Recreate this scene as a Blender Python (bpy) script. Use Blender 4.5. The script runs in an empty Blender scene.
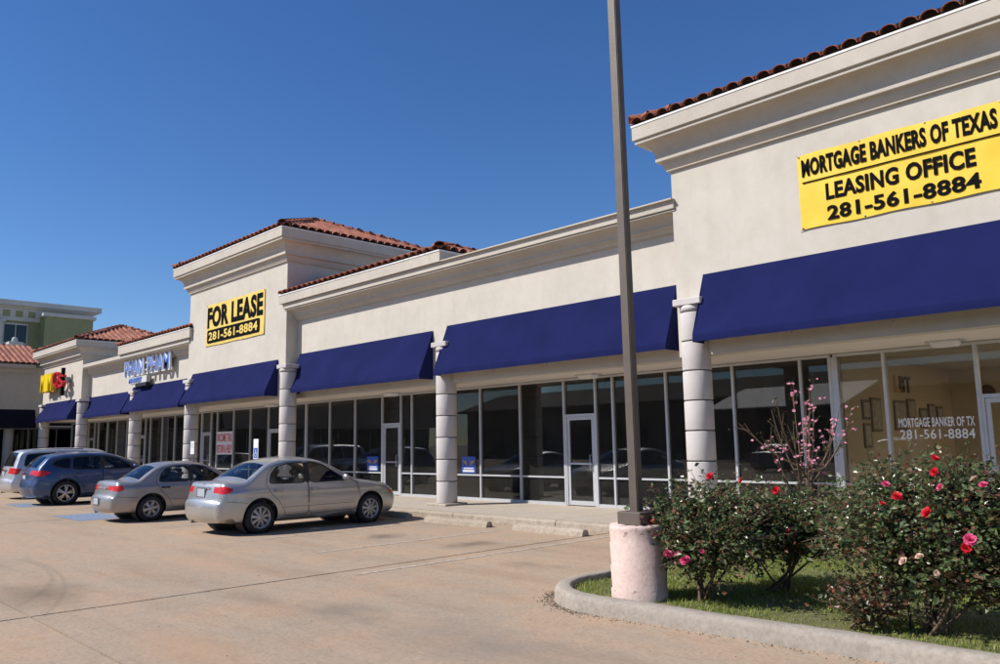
import bpy, bmesh, math, random
import numpy as np
from mathutils import Vector, Matrix
from mathutils.geometry import delaunay_2d_cdt

random.seed(7); rng = np.random.default_rng(7)
scene = bpy.context.scene
C = scene.collection

# ---------------------------------------------------------------- camera
PITCH, ROLL, HEAD = 0.139216, -0.016572, 0.773785      # heading measured from -X towards +Y
fw = Vector((-math.cos(HEAD)*math.cos(PITCH), math.sin(HEAD)*math.cos(PITCH), math.sin(PITCH)))
rt = Vector((math.sin(HEAD), math.cos(HEAD), 0.0)); up = rt.cross(fw)
r2 = math.cos(ROLL)*rt + math.sin(ROLL)*up; u2 = -math.sin(ROLL)*rt + math.cos(ROLL)*up
cam_d = bpy.data.cameras.new('camera'); cam = bpy.data.objects.new('camera', cam_d); C.objects.link(cam)
m = Matrix((r2, u2, -fw)).transposed().to_4x4(); m.translation = Vector((0, 0, 1.62)); cam.matrix_world = m
cam_d.sensor_width = 36.0; cam_d.lens = 36.0*0.79407; cam_d.clip_start = 0.05; cam_d.clip_end = 3000
scene.camera = cam

# ---------------------------------------------------------------- sky, sun, exposure
SUN_EL = math.radians(43.0)
SUN_DIR = Vector((-0.557, -0.83, 0)).normalized()*math.cos(SUN_EL) + Vector((0, 0, math.sin(SUN_EL)))   # towards the sun
world = bpy.data.worlds.new('World'); scene.world = world; world.use_nodes = True
nt = world.node_tree; nt.nodes.clear()
sky = nt.nodes.new('ShaderNodeTexSky'); sky.sky_type = 'NISHITA'; sky.sun_disc = False
sky.sun_elevation = SUN_EL; sky.sun_rotation = math.atan2(SUN_DIR.x, SUN_DIR.y)
sky.air_density = 1.0; sky.dust_density = 0.0; sky.ozone_density = 6.0; sky.altitude = 0
bg = nt.nodes.new('ShaderNodeBackground'); bg.inputs['Strength'].default_value = 0.099
wo = nt.nodes.new('ShaderNodeOutputWorld')
hs = nt.nodes.new('ShaderNodeHueSaturation'); hs.inputs['Saturation'].default_value = 1.16; hs.inputs['Hue'].default_value = 0.508
nt.links.new(sky.outputs[0], hs.inputs['Color']); nt.links.new(hs.outputs[0], bg.inputs['Color']); nt.links.new(bg.outputs[0], wo.inputs['Surface'])
sun_d = bpy.data.lights.new('sun', 'SUN'); sun_d.energy = 4.6; sun_d.angle = math.radians(0.53); sun_d.color = (1.0, 0.95, 0.88)
sun = bpy.data.objects.new('sun', sun_d); C.objects.link(sun)
sun.rotation_euler = SUN_DIR.to_track_quat('Z', 'Y').to_euler(); sun.location = SUN_DIR*60
scene.view_settings.view_transform = 'Standard'; scene.view_settings.look = 'None'
scene.view_settings.gamma = 1.0; scene.view_settings.use_curve_mapping = False
scene.view_settings.exposure = 0.28
scene.cycles.max_bounces = 10; scene.cycles.transparent_max_bounces = 24
scene.cycles.diffuse_bounces = 4; scene.cycles.glossy_bounces = 4
scene.cycles.use_denoising = True

# ---------------------------------------------------------------- materials
MATS = {}
def nodes_of(name):
    mt = bpy.data.materials.new(name); mt.use_nodes = True
    t = mt.node_tree; b = t.nodes['Principled BSDF']
    MATS[name] = mt
    return mt, t, b
def lnk(t, a, b): t.links.new(a, b)
def noise(t, scale, detail=4, rough=0.55, vec=None, dim='3D'):
    n = t.nodes.new('ShaderNodeTexNoise'); n.inputs['Scale'].default_value = scale
    n.inputs['Detail'].default_value = detail; n.inputs['Roughness'].default_value = rough
    if vec is not None: lnk(t, vec, n.inputs['Vector'])
    return n.outputs['Fac']
def ramp(t, fac, stops):
    r = t.nodes.new('ShaderNodeValToRGB'); e = r.color_ramp.elements
    while len(e) < len(stops): e.new(0.5)
    for k, (p, c) in enumerate(stops):
        e[k].position = p; e[k].color = (*c, 1) if len(c) == 3 else c
    lnk(t, fac, r.inputs['Fac']); return r.outputs['Color']
def mix(t, fac, a, b, mode='MIX'):
    n = t.nodes.new('ShaderNodeMix'); n.data_type = 'RGBA'; n.blend_type = mode
    for s, v in ((n.inputs[0], fac), (n.inputs[6], a), (n.inputs[7], b)):
        if isinstance(v, (int, float)): s.default_value = v
        elif isinstance(v, tuple): s.default_value = (*v, 1)
        else: lnk(t, v, s)
    return n.outputs[2]
def mth(t, op, a, b=None, clamp=False):
    n = t.nodes.new('ShaderNodeMath'); n.operation = op; n.use_clamp = clamp
    for s, v in ((n.inputs[0], a), (n.inputs[1], b)):
        if v is None: continue
        if isinstance(v, (int, float)): s.default_value = v
        else: lnk(t, v, s)
    return n.outputs[0]
def geo_pos(t):
    return t.nodes.new('ShaderNodeNewGeometry').outputs['Position']
def bump(t, b, h, strength=0.2, dist=0.01):
    n = t.nodes.new('ShaderNodeBump'); n.inputs['Strength'].default_value = strength; n.inputs['Distance'].default_value = dist
    lnk(t, h, n.inputs['Height']); lnk(t, n.outputs[0], b.inputs['Normal'])
def plain(name, col, rough=0.6, metal=0.0, var=0.12, scale=6.0, bmp=0.0, bscale=60, coat=0.0, spec=0.5, world_pos=False):
    mt, t, b = nodes_of(name)
    vec = geo_pos(t) if world_pos else t.nodes.new('ShaderNodeTexCoord').outputs['Object']
    f = noise(t, scale, 5, 0.6, vec)
    lo = tuple(c*(1-var) for c in col); hi = tuple(min(1, c*(1+var)) for c in col)
    lnk(t, ramp(t, f, [(0.3, lo), (0.7, hi)]), b.inputs['Base Color'])
    b.inputs['Roughness'].default_value = rough; b.inputs['Metallic'].default_value = metal
    b.inputs['Coat Weight'].default_value = coat; b.inputs['Specular IOR Level'].default_value = spec
    b.inputs['Coat Roughness'].default_value = 0.04
    if bmp: bump(t, b, noise(t, bscale, 4, 0.6, vec), bmp)
    return mt

def stucco(name, col, stain=0.10):
    mt, t, b = nodes_of(name); p = geo_pos(t)
    big = noise(t, 0.55, 6, 0.6, p); mid = noise(t, 3.5, 5, 0.65, p)
    mp = t.nodes.new('ShaderNodeMapping'); mp.inputs['Scale'].default_value = (5, 5, 0.35); lnk(t, p, mp.inputs['Vector'])
    streak = noise(t, 1.0, 4, 0.6, mp.outputs[0])
    c = ramp(t, big, [(0.35, tuple(x*(1-stain) for x in col)), (0.65, tuple(min(1, x*(1+stain*0.5)) for x in col))])
    c = mix(t, 1.0, c, ramp(t, mid, [(0.3, (0.93, 0.92, 0.90)), (0.6, (1, 1, 1))]), 'MULTIPLY')
    c = mix(t, 1.0, c, ramp(t, streak, [(0.22, (0.955, 0.945, 0.93)), (0.50, (1, 1, 1))]), 'MULTIPLY')
    lnk(t, c, b.inputs['Base Color']); b.inputs['Roughness'].default_value = 0.92; b.inputs['Specular IOR Level'].default_value = 0.15
    bump(t, b, noise(t, 90, 5, 0.7, p), 0.35, 0.006)
    return mt
stucco('stucco', (0.585, 0.54, 0.468), 0.07)
stucco('stucco_trim', (0.54, 0.49, 0.42), 0.08)
stucco('stucco_column', (0.57, 0.535, 0.51), 0.08)
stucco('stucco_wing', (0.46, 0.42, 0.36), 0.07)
stucco('olive_wall', (0.27, 0.29, 0.16), 0.08)
stucco('pale_trim', (0.52, 0.53, 0.50), 0.08)
stucco('opposite_wall', (0.16, 0.14, 0.12), 0.12)

def concrete(name, c1, c2, c3, lot=False, rough=0.88):
    mt, t, b = nodes_of(name); p = geo_pos(t)
    big = noise(t, 0.16, 6, 0.62, p); mid = noise(t, 1.1, 7, 0.7, p); fine = noise(t, 26, 6, 0.75, p); grit = noise(t, 160, 3, 0.7, p)
    c = mix(t, ramp(t, big, [(0.36, (0, 0, 0)), (0.62, (1, 1, 1))]), c1, c2)
    c = mix(t, ramp(t, mid, [(0.42, (0, 0, 0)), (0.74, (0.75, 0.75, 0.75))]), c, c3)
    c = mix(t, 1.0, c, ramp(t, fine, [(0.30, (0.74, 0.71, 0.68)), (0.52, (1, 1, 1)), (0.72, (1.12, 1.11, 1.10))]), 'MULTIPLY')
    c = mix(t, 1.0, c, ramp(t, noise(t, 5.5, 6, 0.72, p), [(0.30, (0.88, 0.865, 0.85)), (0.50, (1, 1, 1)), (0.72, (1.05, 1.045, 1.04))]), 'MULTIPLY')
    c = mix(t, 1.0, c, ramp(t, grit, [(0.28, (0.80, 0.78, 0.76)), (0.45, (1, 1, 1))]), 'MULTIPLY')
    if lot:
        # sweeping drag marks stretched along the drive lane, an oil-brown stain by the crossing of the joints, tyre arcs
        mp = t.nodes.new('ShaderNodeMapping'); mp.inputs['Rotation'].default_value = (0, 0, 0.25); mp.inputs['Scale'].default_value = (0.25, 1.3, 1); lnk(t, p, mp.inputs['Vector'])
        sw = noise(t, 0.9, 7, 0.65, mp.outputs[0])
        c = mix(t, 1.0, c, ramp(t, sw, [(0.32, (0.86, 0.83, 0.80)), (0.5, (1, 1, 1)), (0.7, (1.08, 1.03, 0.98))]), 'MULTIPLY')
        sep = t.nodes.new('ShaderNodeSeparateXYZ'); lnk(t, p, sep.inputs[0])
        def dist(cx, cy, sx=1.0, sy=1.0):
            dx = mth(t, 'MULTIPLY', mth(t, 'SUBTRACT', sep.outputs[0], cx), sx); dy = mth(t, 'MULTIPLY', mth(t, 'SUBTRACT', sep.outputs[1], cy), sy)
            return mth(t, 'SQRT', mth(t, 'ADD', mth(t, 'MULTIPLY', dx, dx), mth(t, 'MULTIPLY', dy, dy)))
        for (cx, cy, sx, sy, rad, col, amt) in ((-10.4, 2.75, 0.9, 1.9, 1.15, (0.15, 0.10, 0.06), 0.6), (-7.0, 4.55, 0.8, 2.2, 0.75, (0.17, 0.13, 0.10), 0.45),
                                               (-8.2, 4.3, 0.6, 2.4, 0.7, (0.20, 0.15, 0.11), 0.35), (-4.9, 4.6, 0.5, 1.3, 0.9, (0.21, 0.17, 0.14), 0.45),
                                               (-12.0, 8.7, 1.5, 1.0, 0.55, (0.10, 0.08, 0.065), 0.7), (-9.9, 8.9, 1.4, 0.8, 0.5, (0.12, 0.095, 0.075), 0.65), (-7.6, 7.9, 1.0, 1.4, 0.5, (0.16, 0.125, 0.095), 0.5), (-6.6, 2.9, 0.7, 1.8, 0.8, (0.47, 0.29, 0.17), 0.6), (-11.2, 5.1, 0.6, 1.6, 0.9, (0.47, 0.30, 0.18), 0.5), (-3.9, 3.6, 0.8, 1.2, 0.8, (0.20, 0.165, 0.135), 0.4)):
            d = mth(t, 'ADD', dist(cx, cy, sx, sy), mth(t, 'MULTIPLY', mth(t, 'SUBTRACT', mid, 0.5), 1.5))
            f = mth(t, 'MULTIPLY', mth(t, 'SUBTRACT', 1.0, mth(t, 'DIVIDE', d, rad), True), amt, True)
            c = mix(t, f, c, col)
        for (cx, cy, rad, w) in ((-13.17, -2.57, 5.99, 0.06), (-13.39, -6.12, 9.61, 0.045)):
            d = mth(t, 'ABSOLUTE', mth(t, 'SUBTRACT', dist(cx, cy), rad))
            f = mth(t, 'MULTIPLY', mth(t, 'SUBTRACT', 1.0, mth(t, 'DIVIDE', d, w), True), mth(t, 'MULTIPLY', mid, 0.38), True)
            gate = mth(t, 'MULTIPLY', mth(t, 'GREATER_THAN', sep.outputs[1], 2.36), mth(t, 'GREATER_THAN', sep.outputs[0], -14.0))
            c = mix(t, mth(t, 'MULTIPLY', f, gate), c, (0.07, 0.06, 0.055))
    lnk(t, c, b.inputs['Base Color']); b.inputs['Roughness'].default_value = rough; b.inputs['Specular IOR Level'].default_value = 0.25
    s = mth(t, 'ADD', mth(t, 'MULTIPLY', fine, 0.6), mth(t, 'MULTIPLY', grit, 0.4))
    bump(t, b, s, 0.35, 0.006)
    return mt
concrete('lot_concrete', (0.42, 0.322, 0.23), (0.372, 0.30, 0.226), (0.47, 0.315, 0.205), True)
concrete('walk_concrete', (0.50, 0.43, 0.35), (0.46, 0.40, 0.33), (0.42, 0.36, 0.29))
concrete('kerb_concrete', (0.37, 0.325, 0.27), (0.30, 0.265, 0.225), (0.42, 0.37, 0.31))
concrete('old_concrete', (0.47, 0.41, 0.33), (0.38, 0.32, 0.25), (0.33, 0.27, 0.20))
concrete('joint_filler', (0.07, 0.055, 0.045), (0.05, 0.045, 0.04), (0.09, 0.075, 0.06))

def painted_base(name):
    mt, t, b = nodes_of(name); p = geo_pos(t)
    n1 = noise(t, 7, 8, 0.72, p); n2 = noise(t, 2.0, 4, 0.6, p)
    c = mix(t, ramp(t, n2, [(0.35, (0, 0, 0)), (0.7, (1, 1, 1))]), (0.66, 0.51, 0.45), (0.60, 0.44, 0.37))
    c = mix(t, ramp(t, n1, [(0.62, (0, 0, 0)), (0.67, (1, 1, 1))]), c, (0.25, 0.20, 0.16))
    c = mix(t, 1.0, c, ramp(t, noise(t, 30, 4, 0.7, p), [(0.3, (0.85, 0.83, 0.8)), (0.55, (1, 1, 1))]), 'MULTIPLY')
    lnk(t, c, b.inputs['Base Color']); b.inputs['Roughness'].default_value = 0.8
    bump(t, b, mth(t, 'ADD', n1, mth(t, 'MULTIPLY', noise(t, 40, 4, 0.7, p), 0.5)), 0.5, 0.012)
painted_base('peeling_pink')

def wornpaint(name, col, under, cut=0.5):
    mt, t, b = nodes_of(name); p = geo_pos(t)
    n1 = noise(t, 9, 8, 0.75, p)
    lnk(t, mix(t, ramp(t, n1, [(cut-0.08, (0, 0, 0)), (cut+0.08, (1, 1, 1))]), under, col), b.inputs['Base Color'])
    b.inputs['Roughness'].default_value = 0.85
wornpaint('white_line', (0.52, 0.45, 0.375), (0.37, 0.29, 0.22), 0.50)
wornpaint('blue_line', (0.13, 0.21, 0.36), (0.33, 0.29, 0.25), 0.46)

def tile_mat(name, a, b_, c_):
    mt, t, b = nodes_of(name); p = geo_pos(t)
    inf = t.nodes.new('ShaderNodeNewGeometry')
    r = ramp(t, inf.outputs['Random Per Island'], [(0.0, a), (0.5, b_), (1.0, c_)])
    r = mix(t, 1.0, r, ramp(t, noise(t, 9, 5, 0.7, p), [(0.3, (0.72, 0.68, 0.66)), (0.6, (1, 1, 1))]), 'MULTIPLY')
    lnk(t, r, b.inputs['Base Color']); b.inputs['Roughness'].default_value = 0.75
    bump(t, b, noise(t, 50, 4, 0.6, p), 0.3, 0.006)
tile_mat('terracotta', (0.25, 0.075, 0.042), (0.34, 0.11, 0.058), (0.42, 0.16, 0.09))
plain('terracotta_base', (0.16, 0.06, 0.04), 0.9)
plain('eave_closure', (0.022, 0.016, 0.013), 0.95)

def fabric(name, col):
    mt, t, b = nodes_of(name); p = geo_pos(t)
    n1 = noise(t, 1.2, 5, 0.6, p)
    c = ramp(t, n1, [(0.3, tuple(x*0.86 for x in col)), (0.7, tuple(x*1.12 for x in col))])
    c = mix(t, ramp(t, noise(t, 14, 6, 0.7, p), [(0.6, (0, 0, 0)), (0.9, (0.04, 0.04, 0.04))]), c, (0.2, 0.2, 0.25))
    lnk(t, c, b.inputs['Base Color']); b.inputs['Roughness'].default_value = 0.95; b.inputs['Specular IOR Level'].default_value = 0.06
    b.inputs['Sheen Weight'].default_value = 0.0
    bump(t, b, mth(t, 'ADD', mth(t, 'MULTIPLY', noise(t, 3.0, 3, 0.5, p), 2.0), noise(t, 250, 2, 0.5, p)), 0.25, 0.01)
fabric('navy_canvas', (0.0125, 0.0165, 0.076))
fabric('shaded_navy_canvas', (0.012, 0.012, 0.022))  # navy canvas of the end wing, its shade darkened into the colour
plain('white_flashing', (0.75, 0.74, 0.72), 0.5)
plain('soffit_board', (0.72, 0.67, 0.60), 0.85, var=0.05, world_pos=True)
plain('column_joint', (0.10, 0.095, 0.09), 0.9)
plain('aluminium', (0.50, 0.51, 0.52), 0.42, 0.75, var=0.05)
plain('aluminium_white', (0.53, 0.54, 0.55), 0.45, 0.3, var=0.05)
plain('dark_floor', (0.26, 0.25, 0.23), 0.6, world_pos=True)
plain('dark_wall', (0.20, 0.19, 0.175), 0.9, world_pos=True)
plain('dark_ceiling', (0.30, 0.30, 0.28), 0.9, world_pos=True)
plain('beige_wall', (0.50, 0.40, 0.25), 0.85, var=0.04, world_pos=True)
plain('office_ceiling', (0.62, 0.58, 0.50), 0.9, var=0.04, world_pos=True)
plain('office_floor', (0.22, 0.17, 0.12), 0.8, world_pos=True)
plain('interior_brick', (0.34, 0.16, 0.11), 0.9, world_pos=True)
plain('blind', (0.30, 0.29, 0.26), 0.8, var=0.2, world_pos=True)
plain('pole_paint', (0.112, 0.088, 0.068), 0.55, var=0.12, bmp=0.1, bscale=30, world_pos=True)
plain('banner_yellow', (0.83, 0.53, 0.02), 0.5, var=0.05, scale=2, world_pos=True, bmp=0.6, bscale=3.2)
plain('lease_yellow', (0.78, 0.56, 0.12), 0.55, var=0.08, scale=2, world_pos=True, bmp=0.6, bscale=2.5)
plain('sign_yellow', (0.85, 0.62, 0.01), 0.4, var=0.03)
plain('sign_red', (0.50, 0.02, 0.03), 0.4, var=0.03)
plain('letter_black', (0.008, 0.008, 0.009), 0.9, var=0.1, spec=0.05)
plain('letter_blue', (0.13, 0.24, 0.62), 0.4, var=0.05)
plain('letter_white', (0.80, 0.80, 0.78), 0.5, var=0.03)
plain('letter_red', (0.60, 0.03, 0.05), 0.5, var=0.03)
plain('letter_gold', (0.55, 0.30, 0.05), 0.4, var=0.05)
plain('sign_white', (0.78, 0.78, 0.77), 0.5, var=0.03)
plain('sign_blue', (0.03, 0.10, 0.45), 0.4, var=0.03)
plain('sign_grey', (0.62, 0.61, 0.58), 0.5, var=0.03)
plain('steel', (0.35, 0.35, 0.35), 0.4, 0.9, var=0.08)
plain('picture_frame', (0.15, 0.115, 0.075), 0.5)
plain('picture_print', (0.36, 0.32, 0.24), 0.4, var=0.35, scale=12)
plain('dark_wood', (0.10, 0.06, 0.035), 0.5)
plain('bark', (0.10, 0.075, 0.055), 0.9, var=0.3, scale=30, bmp=0.4)
plain('twig', (0.13, 0.085, 0.055), 0.85, var=0.3, scale=20)
plain('soil', (0.13, 0.125, 0.05), 0.95, var=0.3, scale=5, bmp=0.6, bscale=30, world_pos=True)
plain('rubber', (0.018, 0.018, 0.019), 0.8, bmp=0.1)
plain('black_plastic', (0.02, 0.02, 0.021), 0.6)
plain('seam', (0.012, 0.012, 0.012), 0.8)
plain('seat_grey', (0.30, 0.29, 0.27), 0.85)
plain('interior_dark', (0.06, 0.06, 0.06), 0.85)
plain('alloy', (0.55, 0.56, 0.57), 0.28, 0.9, var=0.05)
plain('hubcap', (0.42, 0.43, 0.44), 0.4, 0.7, var=0.05)
plain('chrome', (0.75, 0.75, 0.76), 0.12, 1.0, var=0.02)
plain('lamp_red', (0.58, 0.014, 0.008), 0.25, coat=0.35, var=0.35, scale=14)
plain('lamp_amber', (0.65, 0.16, 0.03), 0.15, coat=1.0, var=0.05)
plain('lamp_clear', (0.55, 0.56, 0.57), 0.1, 0.4, coat=1.0, var=0.2, scale=20)
plain('plate_white', (0.40, 0.43, 0.48), 0.5, var=0.08, scale=30)
plain('white_roof', (0.75, 0.74, 0.70), 0.6, world_pos=True)

def leaf_mat(name, stops, rough=0.42, trans=0.25):
    mt, t, b = nodes_of(name)
    inf = t.nodes.new('ShaderNodeNewGeometry')
    c = ramp(t, inf.outputs['Random Per Island'], stops)
    lnk(t, c, b.inputs['Base Color']); b.inputs['Roughness'].default_value = rough
    tr = t.nodes.new('ShaderNodeBsdfTranslucent'); lnk(t, c, tr.inputs['Color'])
    ms = t.nodes.new('ShaderNodeMixShader'); ms.inputs[0].default_value = trans
    lnk(t, b.outputs[0], ms.inputs[1]); lnk(t, tr.outputs[0], ms.inputs[2])
    lnk(t, ms.outputs[0], t.nodes['Material Output'].inputs['Surface'])
leaf_mat('rose_leaf', [(0.0, (0.045, 0.072, 0.026)), (0.40, (0.085, 0.128, 0.045)), (0.74, (0.15, 0.19, 0.075)), (0.84, (0.15, 0.06, 0.03)), (0.92, (0.19, 0.07, 0.035)), (1.0, (0.28, 0.26, 0.16))], 0.30)
leaf_mat('rose_leaf_red', [(0.0, (0.050, 0.065, 0.028)), (0.5, (0.10, 0.11, 0.05)), (0.68, (0.15, 0.06, 0.035)), (0.88, (0.21, 0.07, 0.035)), (1.0, (0.20, 0.15, 0.08))], 0.38)
leaf_mat('peach_leaf', [(0.0, (0.06, 0.08, 0.02)), (0.6, (0.10, 0.10, 0.03)), (1.0, (0.16, 0.08, 0.05))], 0.5)
leaf_mat('grass_blade', [(0.0, (0.13, 0.19, 0.024)), (0.5, (0.25, 0.34, 0.045)), (0.8, (0.34, 0.38, 0.07)), (1.0, (0.42, 0.36, 0.16))], 0.55, 0.4)
leaf_mat('petal_pink', [(0.0, (0.62, 0.05, 0.16)), (1.0, (0.80, 0.13, 0.28))], 0.5)
leaf_mat('petal_red', [(0.0, (0.55, 0.012, 0.02)), (1.0, (0.75, 0.03, 0.05))], 0.5)
leaf_mat('petal_peach', [(0.0, (0.72, 0.22, 0.36)), (1.0, (0.85, 0.45, 0.55))], 0.55)
leaf_mat('petal_cream', [(0.0, (0.70, 0.48, 0.36)), (1.0, (0.80, 0.62, 0.48))], 0.55)
leaf_mat('tree_leaf', [(0.0, (0.02, 0.035, 0.012)), (1.0, (0.06, 0.08, 0.025))], 0.6)

def glass(name, tint, refl=1.0, ior=1.5, dirt=0.0, dirtcol=(0.35, 0.34, 0.30)):
    mt = bpy.data.materials.new(name); mt.use_nodes = True; t = mt.node_tree; t.nodes.clear(); MATS[name] = mt
    o = t.nodes.new('ShaderNodeOutputMaterial'); tr = t.nodes.new('ShaderNodeBsdfTransparent'); tr.inputs['Color'].default_value = (*tint, 1)
    gl = t.nodes.new('ShaderNodeBsdfGlossy'); gl.inputs['Roughness'].default_value = 0.0; gl.inputs['Color'].default_value = (refl, refl, refl, 1)
    fr = t.nodes.new('ShaderNodeFresnel'); fr.inputs['IOR'].default_value = ior
    p = geo_pos(t)
    bp = t.nodes.new('ShaderNodeBump'); bp.inputs['Strength'].default_value = 0.02; bp.inputs['Distance'].default_value = 0.02
    lnk(t, noise(t, 0.9, 2, 0.5, p), bp.inputs['Height']); lnk(t, bp.outputs[0], gl.inputs['Normal'])
    ms = t.nodes.new('ShaderNodeMixShader'); lnk(t, fr.outputs[0], ms.inputs[0]); lnk(t, tr.outputs[0], ms.inputs[1]); lnk(t, gl.outputs[0], ms.inputs[2])
    last = ms.outputs[0]
    if dirt:
        df = t.nodes.new('ShaderNodeBsdfDiffuse'); df.inputs['Color'].default_value = (*dirtcol, 1)
        m2 = t.nodes.new('ShaderNodeMixShader')
        lnk(t, mth(t, 'MULTIPLY', noise(t, 2.5, 5, 0.7, p), dirt), m2.inputs[0]); lnk(t, last, m2.inputs[1]); lnk(t, df.outputs[0], m2.inputs[2]); last = m2.outputs[0]
    lnk(t, last, o.inputs['Surface'])
glass('tinted_glass', (0.46, 0.47, 0.47), 1.0, 1.46, 0.085)
glass('clear_glass', (0.90, 0.91, 0.90), 1.0, 1.40, 0.03)
glass('car_glass', (0.72, 0.75, 0.74), 1.0, 1.45)
glass('car_glass_rear', (0.30, 0.35, 0.38), 1.0, 1.6)
glass('car_glass_dark', (0.16, 0.17, 0.18), 1.0, 1.5)
glass('far_glass', (0.15, 0.17, 0.19), 1.0, 1.5)

def paint(name, col, metal=0.6, rough=0.38):
    mt, t, b = nodes_of(name)
    p = t.nodes.new('ShaderNodeTexCoord').outputs['Object']
    c = mix(t, ramp(t, noise(t, 2.5, 5, 0.6, p), [(0.4, (0, 0, 0)), (0.8, (0.18, 0.18, 0.18))]), col, (0.30, 0.27, 0.23))
    lnk(t, c, b.inputs['Base Color']); b.inputs['Metallic'].default_value = metal; b.inputs['Roughness'].default_value = rough
    b.inputs['Coat Weight'].default_value = 0.8; b.inputs['Coat Roughness'].default_value = 0.05
    bump(t, b, noise(t, 900, 2, 0.5, p), 0.03, 0.001)
paint('silver_paint', (0.47, 0.465, 0.45), 0.65, 0.36); paint('champagne_paint', (0.36, 0.34, 0.33)); paint('blue_paint', (0.030, 0.065, 0.165), 0.5, 0.4)
paint('van_silver_paint', (0.60, 0.61, 0.62)); paint('grey_paint', (0.42, 0.43, 0.45)); paint('white_paint', (0.75, 0.75, 0.74), 0.0)

# ---------------------------------------------------------------- helpers
def tag(o, label=None, cat=None, group=None, kind=None):
    if label: o['label'] = label
    if cat: o['category'] = cat
    if group: o['group'] = group
    if kind: o['kind'] = kind
    return o
def empty(name, loc=(0, 0, 0), label=None, cat=None, group=None, kind=None, parent=None):
    o = bpy.data.objects.new(name, None); C.objects.link(o); o.location = loc; o.empty_display_size = 0.2
    if parent is not None: o.parent = parent
    return tag(o, label, cat, group, kind)
def adopt(o, parent):
    """parent o but keep its coordinates as world coordinates"""
    o.parent = parent
    w = Matrix.Identity(4); q = parent
    while q is not None:
        w = (q.matrix_parent_inverse @ q.matrix_basis if q.parent else q.matrix_basis.copy()) @ w; q = q.parent
    o.matrix_parent_inverse = w.inverted()
    return o
class MB:
    def __init__(s): s.v = []; s.f = []; s.sm = []
    def add(s, vs, fs, smooth=False):
        n = len(s.v); s.v.extend([tuple(p) for p in vs]); s.f.extend([tuple(i+n for i in f) for f in fs]); s.sm.extend([smooth]*len(fs)); return s
    def box(s, x0, x1, y0, y1, z0, z1):
        x0, x1 = min(x0, x1), max(x0, x1); y0, y1 = min(y0, y1), max(y0, y1); z0, z1 = min(z0, z1), max(z0, z1)
        return s.add([(x0,y0,z0),(x1,y0,z0),(x1,y1,z0),(x0,y1,z0),(x0,y0,z1),(x1,y0,z1),(x1,y1,z1),(x0,y1,z1)],
              [(0,3,2,1),(4,5,6,7),(0,1,5,4),(1,2,6,5),(2,3,7,6),(3,0,4,7)])
    def bbox(s, x0, x1, y0, y1, z0, z1, b=0.01):
        """box with chamfered edges"""
        bm = bmesh.new(); bmesh.ops.create_cube(bm, size=1)
        for v in bm.verts: v.co = ((x0+x1)/2+v.co.x*(x1-x0), (y0+y1)/2+v.co.y*(y1-y0), (z0+z1)/2+v.co.z*(z1-z0))
        bmesh.ops.bevel(bm, geom=bm.edges[:], offset=b, segments=1, affect='EDGES', profile=0.5)
        return s.bm(bm)
    def bm(s, bm, smooth=False):
        bm.verts.index_update(); s.add([v.co[:] for v in bm.verts], [[v.index for v in f.verts] for f in bm.faces], smooth); bm.free(); return s
    def tube(s, pts, rad, n=6, cap=True, smooth=True):
        pts = [Vector(p) for p in pts]; rad = rad if isinstance(rad, (list, tuple)) else [rad]*len(pts)
        vs = []; ref = Vector((0, 0, 1))
        for i, p in enumerate(pts):
            d = (pts[min(i+1, len(pts)-1)]-pts[max(i-1, 0)]).normalized()
            a = d.cross(ref if abs(d.z) < 0.95 else Vector((1, 0, 0))).normalized(); b = d.cross(a)
            for k in range(n):
                w = 2*math.pi*k/n; vs.append(p+(a*math.cos(w)+b*math.sin(w))*rad[i])
        fs = [(i*n+k, i*n+(k+1) % n, (i+1)*n+(k+1) % n, (i+1)*n+k) for i in range(len(pts)-1) for k in range(n)]
        s.add(vs, fs, smooth)
        if cap:
            s.add(vs[:n], [tuple(range(n))]); s.add(vs[-n:], [tuple(range(n))[::-1]])
        return s
    def lathe(s, prof, n=24, c=(0, 0, 0), axis='z', smooth=True, cap=False, a0=0, a1=2*math.pi):
        full = abs(a1-a0-2*math.pi) < 1e-6; m_ = n if full else n+1
        vs = []
        for (r, h) in prof:
            for k in range(m_):
                w = a0+(a1-a0)*k/n; x, y = r*math.cos(w), r*math.sin(w)
                vs.append((c[0]+x, c[1]+y, c[2]+h) if axis == 'z' else (c[0]+h, c[1]+x, c[2]+y))
        fs = [(i*m_+k, i*m_+(k+1) % m_, (i+1)*m_+(k+1) % m_, (i+1)*m_+k) for i in range(len(prof)-1) for k in range(n)]
        s.add(vs, fs, smooth)
        if cap: s.add(vs[:m_], [tuple(range(m_))[::-1]]); s.add(vs[-m_:], [tuple(range(m_))])
        return s
    def prism(s, poly, axis, a, b):
        """poly: list of 2d points; extruded along axis from a to b"""
        def P(p, w): return (w, p[0], p[1]) if axis == 'x' else ((p[0], w, p[1]) if axis == 'y' else (p[0], p[1], w))
        n = len(poly); vs = [P(p, a) for p in poly]+[P(p, b) for p in poly]
        return s.add(vs, [tuple(range(n)), tuple(range(n, 2*n))[::-1]]+[(k, n+k, n+(k+1) % n, (k+1) % n) for k in range(n)])
    def build(s, name, mat, parent=None, world_space=True, **kw):
        me = bpy.data.meshes.new(name); me.from_pydata(s.v, [], s.f)
        if any(s.sm): me.polygons.foreach_set('use_smooth', s.sm)
        bm = bmesh.new(); bm.from_mesh(me); bmesh.ops.recalc_face_normals(bm, faces=bm.faces[:]); bm.to_mesh(me); bm.free()
        me.materials.append(MATS[mat]); me.update()
        o = bpy.data.objects.new(name, me); C.objects.link(o)
        if parent is not None:
            if world_space: adopt(o, parent)
            else: o.parent = parent
        return tag(o, **kw)
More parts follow.
